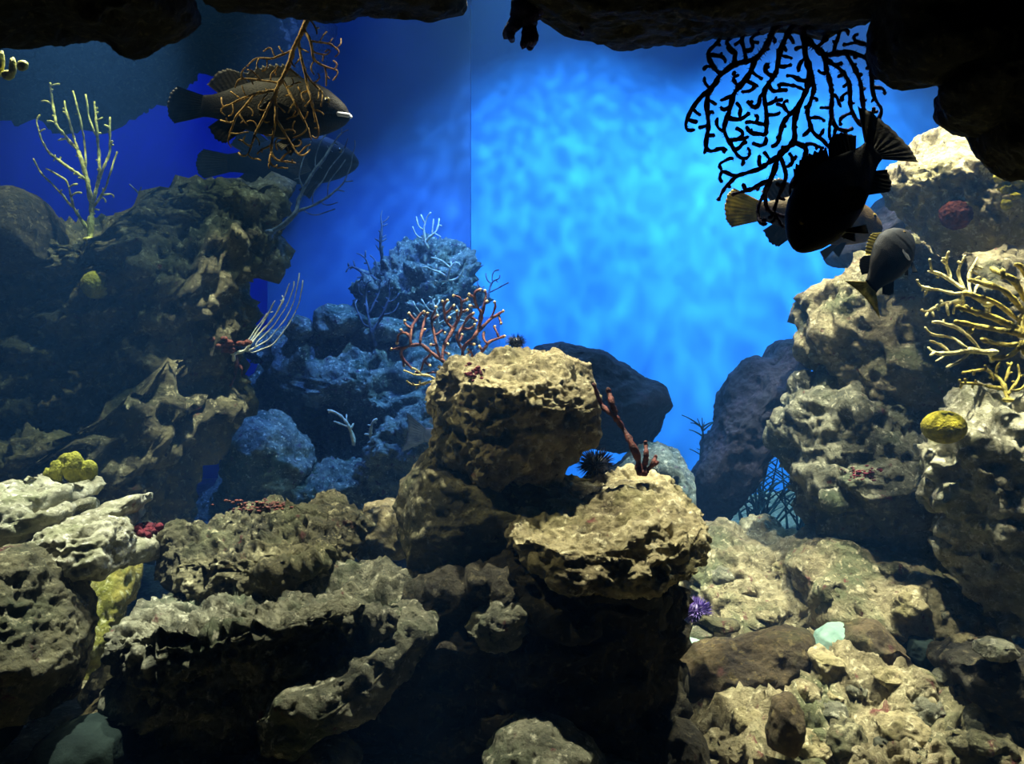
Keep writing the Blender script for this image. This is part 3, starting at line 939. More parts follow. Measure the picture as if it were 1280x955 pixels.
# big hanging fan in front of the blue wall
grow_fan('sea_fan', 'large purple-black sea fan hanging from the ledge over the blue wall', 'sea fan', (1003, 18),
         [(896, 40), (960, 28), (1060, 30), (1098, 60), (1108, 100), (1105, 150), (1085, 170), (1060, 160), (1040, 185), (1015, 215), (1000, 255), (985, 285), (965, 285),
          (935, 250), (905, 245), (892, 215), (895, 180), (870, 170), (858, 160), (870, 130), (880, 80)],
         2.45, M['fan_black'], 0.0055, 0.012, 2200, 4.5, 26, 5.5, 3, (0, 0.05), 0.02, 0.1, 0.3, 6, wander=0.6, spiky=5, fwd=0.6, gap=11,
         first=[[(1004, 43), (1008, 74), (1014, 90), (1008, 114), (997, 134), (992, 157), (994, 177), (974, 193), (964, 224), (956, 241), (957, 258), (977, 278)],
                [(1004, 45), (1031, 70), (1058, 65), (1085, 72), (1090, 94), (1091, 121), (1101, 134)], [(1031, 70), (1034, 90), (1041, 117), (1038, 154)],
                [(1031, 72), (1054, 90), (1063, 107), (1063, 134), (1070, 150)], [(985, 26), (969, 34), (957, 60), (944, 74), (938, 92), (917, 117), (910, 144), (904, 164), (914, 181), (922, 195)],
                [(944, 74), (917, 80), (900, 94), (884, 118), (884, 140), (886, 161), (880, 191)], [(900, 100), (873, 124), (862, 141), (856, 161)],
                [(991, 30), (974, 64), (971, 90), (954, 114), (959, 144), (957, 171)], [(1014, 90), (1018, 112), (1008, 140), (1015, 165)],
                [(994, 177), (1010, 186), (1000, 211), (985, 240)], [(974, 195), (951, 211), (917, 221), (902, 212), (898, 225)], [(964, 224), (940, 236), (915, 243)],
                [(997, 134), (980, 150), (975, 170)], [(956, 241), (946, 262), (950, 280)], [(976, 195), (984, 222), (972, 248), (966, 268)], [(957, 258), (968, 268), (985, 272)], [(920, 220), (905, 236), (898, 250)], [(900, 94), (890, 82), (886, 72)], [(1058, 65), (1075, 100), (1080, 140)]])
# small hanging fan, gold tips
grow_fan('sea_fan', 'gold-tipped sea fan hanging before the dark grouper', 'sea fan', (388, 4),
         [(360, 50), (395, 25), (425, 50), (428, 80), (418, 105), (404, 120), (400, 165), (390, 185), (378, 205), (345, 215), (310, 200), (285, 180), (275, 160), (272, 130), (290, 105), (300, 85), (320, 65)],
         2.72, M['fan_gold'], 0.0025, 0.009, 1200, 4, 24, 4.5, 9, (0, 0.1), 0.03, 0.08, 0.2, 6, wander=0.5, fwd=0.7, gap=9,
         first=[[(386, 20), (378, 38), (367, 61), (363, 76), (353, 99), (344, 114), (345, 149), (363, 178), (375, 196)], [(366, 63), (342, 73), (325, 73)],
                [(344, 112), (319, 117), (287, 131)], [(350, 104), (322, 99), (298, 98)], [(379, 36), (389, 52), (392, 76), (407, 84), (422, 87)], [(372, 50), (381, 90), (392, 105), (405, 117)],
                [(344, 118), (328, 149), (319, 167), (312, 190)], [(319, 117), (295, 146), (284, 178)], [(345, 149), (340, 180), (335, 208)], [(389, 52), (412, 54), (424, 62)],
                [(381, 90), (390, 130), (398, 160)], [(353, 99), (370, 130), (385, 160)]])
grow_fan('sea_fan', 'dim greenish sea fan rising beside the cliff top', 'sea fan', (338, 290),
         [(362, 270), (366, 220), (380, 180), (410, 158), (438, 160), (448, 190), (444, 230), (425, 262), (395, 278)],
         3.9, M['fan_blue'], 0.0028, 0.012, 400, 5, 30, 7, 21, (0.1, -0.1), 0.03, 0.1, 0.2, 5, attach=True)
# yellow sea whip on the cliff
grow_fan('sea_whip', 'slender yellow-tipped sea whip on the dim cliff before deep blue water', 'sea whip', (112, 300),
         [(42, 180), (46, 140), (65, 102), (95, 115), (118, 125), (140, 148), (146, 200), (140, 250), (118, 290), (100, 280), (75, 240), (45, 215)],
         3.75, M['whip_yellow'], 0.0042, 0.013, 120, 4, 40, 5, 4, (-0.05, -0.5), 0.02, 0.15, 0.25, 6, wander=0.2,
         first=[[(115, 260), (108, 220), (95, 180), (84, 145), (80, 126)], [(108, 225), (80, 205), (60, 190), (50, 170), (45, 150)], [(97, 187), (72, 160), (66, 130), (62, 104)],
                [(115, 258), (125, 220), (122, 170), (118, 127)], [(125, 220), (138, 190), (137, 148)], [(108, 220), (105, 170), (98, 140), (92, 114)], [(121, 172), (111, 148), (107, 118)],
                [(112, 290), (92, 260), (70, 235), (50, 215), (42, 198)], [(92, 260), (84, 225), (58, 210)], [(116, 262), (132, 235), (146, 190)]])
grow_fan('sea_whip', 'thin dark sea whip between yellow sea whip and cliff peak', 'sea whip', (205, 296),
         [(150, 235), (165, 210), (185, 225), (205, 285), (175, 275)],
         3.9, M['fan_blue'], 0.003, 0.008, 50, 8, 60, 15, 14, (-0.1, -0.3), 0.02, 0.1, 0.2, 5, parts=False)
# purple fan behind the top boulder
grow_fan('sea_fan', 'purple sea fan with cream tips behind the top boulder', 'sea fan', (600, 470),
         [(495, 450), (490, 428), (505, 395), (530, 388), (560, 370), (600, 362), (625, 378), (630, 400), (622, 430), (600, 450), (570, 465), (540, 470), (515, 468)],
         3.12, M['fan_purple'], 0.0044, 0.009, 600, 4, 24, 5, 17, (0, -0.2), 0.02, 0.14, 0.3, 6, tipmat=M['fan_tip'], wander=0.4, fwd=0.7, gap=9,
         first=[[(575, 462), (552, 451), (538, 440), (526, 429), (509, 433), (490, 437)], [(512, 432), (515, 406), (521, 400), (526, 391)], [(550, 449), (545, 429), (541, 409), (539, 401)],
                [(553, 450), (555, 432), (566, 412), (576, 392), (577, 374)], [(566, 412), (556, 400), (555, 385)], [(580, 455), (577, 437), (597, 415), (603, 392), (594, 381), (593, 364)],
                [(603, 394), (608, 367)], [(597, 415), (614, 398), (621, 381)], [(614, 399), (628, 389)], [(585, 455), (606, 437), (611, 426), (631, 420)], [(526, 429), (528, 408), (533, 395)],
                [(577, 437), (570, 420), (584, 400)]])
grow_fan('sea_fan', 'pale drooping sea fan sprig on the side of the top boulder', 'sea fan', (556, 470),
         [(500, 460), (512, 455), (540, 462), (545, 490), (540, 505), (528, 502), (512, 480)],
         2.92, M['fan_cream'], 0.0030, 0.006, 100, 4, 30, 6, 31, (-0.2, 0.2), 0.0, 0.1, 0.3, 6, parts=False)
# white fan on the cliff spur
grow_fan('sea_fan', 'white feathery sea fan swept upward beside the red sponge', 'sea fan', (292, 442),
         [(308, 428), (330, 395), (345, 375), (374, 342), (380, 352), (372, 390), (350, 425), (320, 440)],
         hit(292, 442)[0] - 0.04, M['fan_white'], 0.0028, 0.008, 160, 4, 18, 4, 12, (0.35, -0.4), 0.0, 0.08, 0.3, 6, wander=0.15, attach=True,
         first=[[(312, 438), (336, 424), (356, 400), (369, 375), (374, 342)], [(308, 436), (326, 415), (344, 395), (356, 372), (362, 354)], [(310, 430), (328, 405), (344, 376)],
                [(312, 442), (340, 432), (362, 405), (374, 380), (378, 352)], [(318, 430), (342, 408), (360, 380), (368, 356)], [(308, 428), (322, 408), (334, 392)]])
# olive-yellow bush at the reef wall
grow_fan('soft_coral', 'thick-armed olive-yellow soft coral spreading from the reef knob', 'soft coral', (1300, 425),
         [(1195, 372), (1215, 350), (1240, 335), (1280, 325), (1310, 360), (1310, 450), (1260, 445), (1215, 420), (1192, 400)],
         2.62, M['fan_olive'], 0.0075, 0.015, 160, 5, 30, 8, 8, (-0.5, -0.02), 0.0, 0.3, 0.25, 8, wander=0.15, attach=True,
         first=[[(1270, 415), (1235, 410), (1195, 402)], [(1275, 412), (1240, 396), (1196, 384)], [(1280, 405), (1245, 378), (1205, 366)], [(1285, 395), (1255, 362), (1212, 350)],
                [(1292, 390), (1268, 350), (1240, 336)], [(1290, 425), (1262, 432), (1226, 424)], [(1295, 385), (1285, 350), (1276, 330)], [(1280, 430), (1262, 446), (1240, 448)]])
grow_fan('sea_fan', 'cream sea fan spread over the reef knob beside the small fish', 'sea fan', (1235, 380),
         [(1150, 350), (1160, 318), (1190, 312), (1225, 320), (1232, 345), (1228, 375), (1195, 400), (1160, 400), (1148, 375)],
         2.75, M['fan_cream'], 0.0045, 0.009, 110, 5, 30, 7, 26, (-0.2, -0.12), 0.0, 0.12, 0.3, 6, wander=0.3, attach=True,
         first=[[(1205, 362), (1180, 345), (1160, 338)], [(1190, 350), (1182, 330), (1186, 314)], [(1205, 362), (1196, 340), (1206, 320)], [(1212, 366), (1210, 345), (1222, 322)], [(1200, 368), (1170, 362), (1150, 358)], [(1205, 375), (1180, 380), (1155, 392)]])
grow_fan('sea_fan', 'sparse cream sea fan drooping under the olive-yellow soft coral', 'sea fan', (1240, 440),
         [(1152, 402), (1175, 390), (1215, 412), (1232, 432), (1215, 455), (1180, 468), (1158, 445)],
         2.72, M['fan_cream'], 0.0045, 0.009, 150, 5, 40, 8, 27, (-0.25, 0.1), 0.0, 0.12, 0.3, 6, attach=True)
grow_fan('soft_coral', 'yellow-green tufted soft coral above the ball sponge', 'soft coral', (1260, 500),
         [(1192, 478), (1200, 462), (1230, 455), (1275, 450), (1290, 480), (1270, 492), (1225, 488), (1200, 490)],
         2.8, M['fan_olive'], 0.0045, 0.008, 200, 5, 40, 6, 41, (-0.1, -0.1), 0.0, 0.12, 0.3, 6)
# far coral mound growth
FARC = [('pale-tipped branching coral crowning the far mound', (535, 310), [(512, 285), (520, 268), (540, 262), (555, 280), (552, 300), (525, 305)], 5.45, 'fan_white', 60),
        ('violet finger coral rising at the edge of the far mound', (478, 330), [(466, 300), (474, 262), (486, 258), (490, 285), (482, 315), (470, 320)], 5.45, 'fan_blue', 30),
        ('greyish bushy coral clinging to the shaded side of the far mound', (470, 350), [(430, 345), (440, 315), (462, 310), (480, 330), (470, 350)], 5.35, 'fan_blue', 60),
        ('dark twiggy fan standing against the foot of the far mound', (470, 432), [(436, 395), (442, 355), (470, 345), (500, 350), (502, 380), (480, 405), (468, 420)], 5.05, 'fan_blue', 70),
        ('whitish fringe of coral midway up the far mound', (560, 350), [(520, 350), (530, 325), (560, 318), (585, 330), (582, 350), (550, 358)], 5.3, 'fan_white', 60),
        ('dark twig coral silhouetted against the bright wall beside the pier', (600, 400), [(590, 360), (598, 338), (615, 335), (640, 350), (634, 362), (612, 375)], 5.3, 'fan_blue', 36),
        ('small bare twig coral on the mound of the blue hollow', (442, 556), [(402, 512), (412, 506), (440, 520), (446, 545), (425, 535)], 4.6, 'fan_white', 18),
        ('short pale twig coral beside the lumpy blue-white rock', (465, 560), [(452, 540), (460, 522), (476, 520), (478, 548), (462, 555)], 4.5, 'fan_white', 14),
        ('bluish coral tuft low on the far mound near the purple sea fan', (545, 415), [(505, 400), (515, 375), (550, 370), (585, 385), (585, 405), (550, 410)], 5.15, 'fan_white', 50)]
for k, (lab, root, poly, Yk, mk, npt) in enumerate(FARC):
    grow_fan('twig_coral', lab, 'coral', root, poly, Yk, M[mk], 0.005, 0.012, npt * 2, 4, 30, 5, 60 + k, (0, -0.15), 0, 0.15, 0.3, 5, parts=False)

# dark weeds behind the leaning boulder
def weed(label, root, Y, nb, hmin, hmax, spread, seed, r0=0.008, droop=0.0):
    r = np.random.default_rng(seed)
    base = P(root[0], root[1], Y)
    e = empty('seaweed', base, label, 'seaweed')
    for k in range(nb):
        h = r.uniform(hmin, hmax); a = r.normal(0, spread); dp = r.normal(0, spread * 0.6)
        b = base + np.array([r.normal(0, 0.05), r.normal(0, 0.05), 0])
        s = np.linspace(0, 1, 14)
        c = r.normal(0, 0.12)
        pts = np.stack([b[0] + h * (math.sin(a) * s + c * s * s), b[1] + h * dp * s, b[2] + h * (math.cos(a) * s - droop * s * s)], 1)
        V, F = [], []
        tube(pts, r0 * (1.05 - 0.75 * s), 5, 0.1, r, V, F)
        for q in range(3):
            i = int(r.integers(4, 12)); sd = r.choice([-1, 1]); ln = r.uniform(0.05, 0.14)
            s2 = np.linspace(0, 1, 6)
            tube(np.stack([pts[i][0] + sd * ln * s2, pts[i][1] + 0 * s2, pts[i][2] + ln * 0.9 * s2 - 0.03 * s2 * s2], 1), r0 * 0.7 * (1 - 0.6 * s2), 5, 0.1, r, V, F)
        link_mesh('blade', V, F, M['weed'], e, base)
    return e


weed('thin dark seaweed sprouting between purple boulder and grey-blue boulder', (878, 600), 4.6, 6, 0.25, 0.40, 0.35, 3)
weed('dense dark green seaweed filling the gap under the leaning purple boulder', (945, 668), 5.0, 22, 0.3, 0.62, 0.35, 4)
weed('loose dark seaweed against the wall beside the green-crusted rock', (1000, 672), 5.0, 14, 0.3, 0.6, 0.35, 6)

# ------------------------------------------------------------------ sponges, algae, urchins
def blob_cluster(name, label, cat, spots, mat, seed=1, part='lobe', group=None):
    """spots: (px, py, Y, radius m, stretch xyz)"""
    r = np.random.default_rng(seed)
    base = P(*spots[0][:3])
    e = empty(name, base, label, cat, group)
    for (px, py, Y, R, st) in spots:
        v, f = ico(4 if R > 0.02 else 3)
        c = P(px, py, Y)
        w = v * (R * (1 + 0.28 * fbm(v * 1.6 + r.uniform(0, 50), 3, seed)))[:, None] * np.array(st) + c
        link_mesh(part, w, f, mat, e, base)
    return e


# ball sponge
v, f = ico(5)
bs = v * (0.068 * (1 + 0.05 * fbm(v * 9, 3, 3) - 0.06 * np.clip(0.4 - worley(v * 7, 5), 0, 1)))[:, None] * np.array([1, 1, 0.78])
tag(link_mesh('ball_sponge', bs + P(1180, 534, 2.74), f, M['sponge_yellow'], None, P(1180, 550, 2.74)), 'mustard-yellow ball sponge on the edge of the tall craggy rock', 'sponge')
bs = v * (0.06 * (1 + 0.1 * fbm(v * 5, 3, 9)))[:, None]
M['sponge_dim'] = plain_mat('dull_yellow_sponge', '6a6a20', '8c8a30', 30, 0.8, 0.8, 0.2, 120)
tag(link_mesh('ball_sponge', bs + P(120, 356, hit(120, 356)[0]), f, M['sponge_dim'], None, P(120, 372, hit(120, 356)[0])), 'dim yellow-green ball sponge on the face of the shaded cliff', 'sponge')
M['anemone'] = plain_mat('brown_red_anemone', '3a1c18', '5c3028', 30, 0.8, 0.8, 0.1, 120)
bs = v * (0.052 * (1 + 0.2 * fbm(v * 4, 3, 19)))[:, None]
tag(link_mesh('anemone', bs + P(1195, 268, hit(1195, 268)[0]), f, M['anemone'], None, P(1195, 290, hit(1195, 268)[0])), 'reddish-brown round anemone under the sunlit knobbly rock', 'anemone')

_ly = hit(1262, 232)[0] - 0.03
blob_cluster('leafy_sponge', 'yellow lobed sponge on the edge of the sunlit knobbly rock', 'sponge',
             [(1252, 222, _ly, 0.022, (1.2, 1, 1)), (1262, 210, _ly, 0.024, (1.3, 1, .9)), (1272, 228, _ly, 0.026, (1.2, 1, .9)), (1256, 236, _ly, 0.022, (1, 1, 1.2)),
              (1266, 246, _ly, 0.024, (1.3, 1, .7)), (1258, 254, _ly, 0.02, (1, 1, 1.1)), (1278, 214, _ly, 0.03, (1, 1, .8))], M['sponge_yellow'], 4)
blob_cluster('leafy_sponge', 'dull yellow leafy sponge behind the flat limestone ledge', 'sponge',
             [(70, 592, 3.0, 0.036, (.7, .5, 1.3)), (92, 584, 3.0, 0.045, (.9, .5, 1.2)), (110, 590, 3.0, 0.04, (.8, .5, 1.1)), (82, 580, 3.03, 0.036, (.8, .5, 1.1)), (60, 598, 3.0, 0.03, (.7, .5, 1.2))],
             M['sponge_dim'], 5)
r_ = np.random.default_rng(33)


def patch(cx, cy, sx, sy, n, R, st, maxd=0.25):
    """little lobes sitting on whatever stone is seen around a point"""
    y0, _ = hit(cx, cy)
    out = []
    while len(out) < n:
        x, y = cx + r_.normal(0, sx), cy + r_.normal(0, sy)
        yy, _n = hit(x, y, y0)
        if abs(yy - y0) > maxd: yy = y0
        out.append((x, y, yy, R * r_.uniform(0.6, 1.3), st))
    return out


blob_cluster('red_algae', 'crimson algae tuft between limestone block and craggy boulder', 'algae', patch(184, 662, 9, 4, 40, 0.012, (1, 1, 1)), M['algae_crimson'], 6)
blob_cluster('red_algae', 'dark red algae bunch at the root of the white sea fan', 'algae', patch(286, 432, 8, 4, 34, 0.013, (1.2, 1, .8)), M['sponge_red'], 7)
blob_cluster('red_algae', 'small crimson algae patch on the top boulder face', 'algae', patch(592, 466, 7, 4, 24, 0.006, (1.2, 1, .8)), M['algae_crimson'], 8)
blob_cluster('red_algae', 'rusty red algae fringe along the crest of the craggy boulder', 'algae', patch(318, 632, 24, 4, 80, 0.005, (1.3, 1, .7)), M['sponge_red'], 9)
blob_cluster('red_algae', 'red algae crust on the blocky ledge of the green-crusted rock', 'algae', patch(1078, 592, 12, 4, 50, 0.005, (1.3, 1, .6)), M['algae_crimson'], 10)
r_ = np.random.default_rng(4)
blob_cluster('soft_coral_polyps', 'green-tipped polyps peeking in beside the deep blue water', 'coral',
             [(2, 76, 2.7, 0.02, (.5, .5, 1.6)), (16, 84, 2.7, 0.022, (.5, .5, 1.4)), (28, 82, 2.7, 0.02, (.9, .5, .9)), (10, 94, 2.7, 0.02, (1, .6, .8)), (-8, 84, 2.7, 0.028, (1, .6, 1.4))], M['whip_yellow'], 5, 'polyp')


def polyline_obj(name, label, cat, limbs, Y, mat, group=None, part='branch', knob=0.2):
    base = P(limbs[0][0][0][0], limbs[0][0][0][1], Y)
    e = empty(name, base, label, cat, group)
    r = np.random.default_rng(len(limbs) * 7)
    for pts, r0, r1 in limbs:
        p = np.array(pts, float)
        t = np.linspace(0, len(p) - 1, max(8, 6 * len(p)))
        q = np.stack([np.interp(t, np.arange(len(p)), p[:, k]) for k in range(2)], 1)
        q = smooth_path(q, 4)
        W = np.array([P(x, y, Y + 0.02 * math.sin(i * 0.5)) for i, (x, y) in enumerate(q)])
        V, F = [], []
        tube(W, np.linspace(r0, r1, len(W)), 9, knob, r, V, F)
        link_mesh(part, V, F, mat, e, base)
    return e


polyline_obj('branching_sponge', 'tall red branching sponge standing on the broad slab', 'sponge',
             [([(800, 592), (797, 570), (782, 540), (768, 520), (752, 508), (742, 480)], 0.012, 0.006),
              ([(771, 524), (766, 508), (760, 486)], 0.010, 0.009), ([(804, 592), (808, 570), (807, 552)], 0.009, 0.007),
              ([(806, 592), (816, 580), (820, 570)], 0.008, 0.006), ([(812, 584), (822, 578)], 0.006, 0.005)], 2.68, M['sponge_red'], knob=0.3)
polyline_obj('finger_sponge', 'black finger sponge hanging from the gap between the ledges', 'sponge',
             [([(655, -16), (654, 6), (648, 24), (640, 34), (632, 46)], 0.036, 0.012), ([(660, -16), (664, 12), (662, 34), (654, 58)], 0.034, 0.011),
              ([(670, -16), (678, 6), (672, 20)], 0.03, 0.014), ([(662, 34), (668, 46), (662, 60)], 0.018, 0.010), ([(640, 34), (638, 44), (640, 50)], 0.014, 0.008)],
             2.35, M['fan_black'], part='finger', knob=0.15)
polyline_obj('finger_sponge', 'tiny black sponge finger dangling below the wide dark ledge', 'sponge',
             [([(724, 26), (726, 36), (729, 44)], 0.008, 0.003)], 2.35, M['fan_black'], part='finger')
polyline_obj('branching_sponge', 'thin reddish sponge strand running down the cliff spur', 'sponge',
             [([(292, 436), (296, 452), (294, 468), (288, 482)], 0.012, 0.006), ([(296, 452), (302, 460), (303, 470)], 0.007, 0.005)], hit(292, 455)[0] - 0.01, M['sponge_red'])


def urchin(label, px, py, Y, R, mat, smat, n=240, ln=0.5, seed=1):
    r = np.random.default_rng(seed)
    c = P(px, py, Y)
    e = empty('sea_urchin', c - np.array([0, 0, R * 0.6]), label, 'sea urchin')
    loc = c - np.array([0, 0, R * 0.6])
    v, f = ico(4)
    link_mesh('shell', v * np.array([R, R, R * 0.75]) * 0.72 + c, f, mat, e, loc)
    V, F = [], []
    for k in range(n):
        z = 1 - 2 * (k + 0.5) / n; a = k * 2.39996; q = math.sqrt(1 - z * z)
        d = np.array([q * math.cos(a), q * math.sin(a), z]) + r.normal(0, 0.12, 3); d /= np.linalg.norm(d)
        b = c + d * np.array([R, R, R * 0.75]) * 0.68
        w = np.cross(d, [0.3, 0.5, 0.8]); w /= np.linalg.norm(w); w2 = np.cross(d, w); t = R * 0.045; bs = len(V)
        V.extend([b + w * t, b - 0.5 * w * t + .8 * w2 * t, b - 0.5 * w * t - .8 * w2 * t, b + d * R * (ln + r.uniform(-.1, .1))])
        F.extend([(bs, bs + 1, bs + 3), (bs + 1, bs + 2, bs + 3), (bs + 2, bs, bs + 3)])
    tag(link_mesh('spines', V, F, smat, e, loc, False), kind='stuff')


urchin('purple sea urchin on the bed between mound and flat pebble', 870, 763, 3.05, 0.058, M['urchin_purple'], M['spine_purple'], 500, 0.38, 1)
urchin('black spiny sea urchin wedged behind the broad slab', 745, 580, 2.95, 0.06, M['urchin_black'], M['urchin_black'], 300, 0.6, 2)
urchin('small black sea urchin on the crest behind the top boulder', 645, 428, 3.15, 0.035, M['urchin_black'], M['urchin_black'], 200, 0.6, 3)

# ------------------------------------------------------------------ fish
M['fish_dark'] = plain_mat('dark_grouper_skin', '0c0b07', '191710', 14, 0.6, 0.3, 0.12, 120)
M['fish_fin'] = plain_mat('dark_fin', '14120c', '2a2616', 14, 0.5, 0.2, 0.3, 60, 0.2)
M['fish_yellow'] = plain_mat('yellow_fin', '8a7c30', 'c8b860', 14, 0.5, 0.2, 0.3, 60, 0.4)
M['fish_brown'] = plain_mat('brown_grouper_skin', '2c2216', '4a3c24', 14, 0.6, 0.3, 0.12, 120)
M['fish_slate'] = plain_mat('slate_fish_skin', '070b12', '0d141c', 14, 0.6, 0.3, 0.12, 150)
M['fish_pale'] = plain_mat('pale_blue_fish_skin', '5a6c90', '8090ac', 14, 0.5, 0.2, 0.4, 120)
M['fish_grey'] = plain_mat('grey_brown_grouper_skin', '14120e', '24211a', 10, 0.6, 0.3, 0.12, 120)
M['lip_white'] = plain_mat('white_lip', 'b0b4c0', 'd8dce4', 10, 0.5, 0.0)
M['eye'] = plain_mat('fish_eye', '6a5a24', '8c7a34', 20, 0.2, 0.0, 0.6)
M['pupil'] = plain_mat('fish_pupil', '020203', '040406', 20, 0.15, 0.0, 0.6)

TOP = ([0, .03, .08, .15, .25, .38, .55, .72, .85, .94, 1.0], [0.0, .040, .075, .115, .150, .170, .160, .125, .085, .062, .058])
BOT = ([0, .03, .08, .15, .25, .38, .55, .72, .85, .94, 1.0], [-.035, -.062, -.085, -.110, -.132, -.145, -.135, -.105, -.070, -.056, -.055])
WID = ([0, .03, .08, .15, .25, .38, .55, .72, .85, .94, 1.0], [.012, .034, .055, .076, .092, .095, .080, .055, .034, .022, .014])


def fin(name, base, tip, mat, parent, th=0.006, rays=9, scal=0.0, nv=8):
    """membrane with rays between a base polyline and a tip polyline (local fish units, scaled by the parent)"""
    base, tip = np.array(base, float), np.array(tip, float)
    nu = rays * 4 + 1
    t = np.linspace(0, 1, nu)
    ip = lambda A: np.stack([np.interp(t * (len(A) - 1), np.arange(len(A)), A[:, k]) for k in range(3)], 1)
    B, T = ip(base), ip(tip)
    nrm = np.cross(T.mean(0) - B.mean(0), B[-1] - B[0] + 1e-6); nrm /= np.linalg.norm(nrm)
    ph = np.cos(t * rays * 2 * math.pi)
    V, F = [], []
    for s in (1, -1):
        for j in range(nv + 1):
            u = j / nv
            uu = u * (1 + scal * ph * u)
            off = s * th * (1.0 - 0.75 * u) * (0.55 + 0.45 * ph)
            pts = B + (T - B) * uu[:, None] if np.ndim(uu) else B + (T - B) * uu
            V.extend(pts + nrm * off[:, None])
    m = (nv + 1) * nu
    for s in (0, 1):
        for j in range(nv):
            for i in range(nu - 1):
                a = s * m + j * nu + i
                q = (a, a + 1, a + nu + 1, a + nu)
                F.append(q if s == 0 else q[::-1])
    for i in range(nu - 1):
        a = nv * nu + i; F.append((a, a + 1, m + a + 1, m + a))
        F.append((i + 1, i, m + i, m + i + 1))
    for i in (0, nu - 1):
        for j in range(nv):
            a = j * nu + i; F.append((a, a + nu, m + a + nu, m + a))
    return link_mesh(name, V, F, mat, parent)


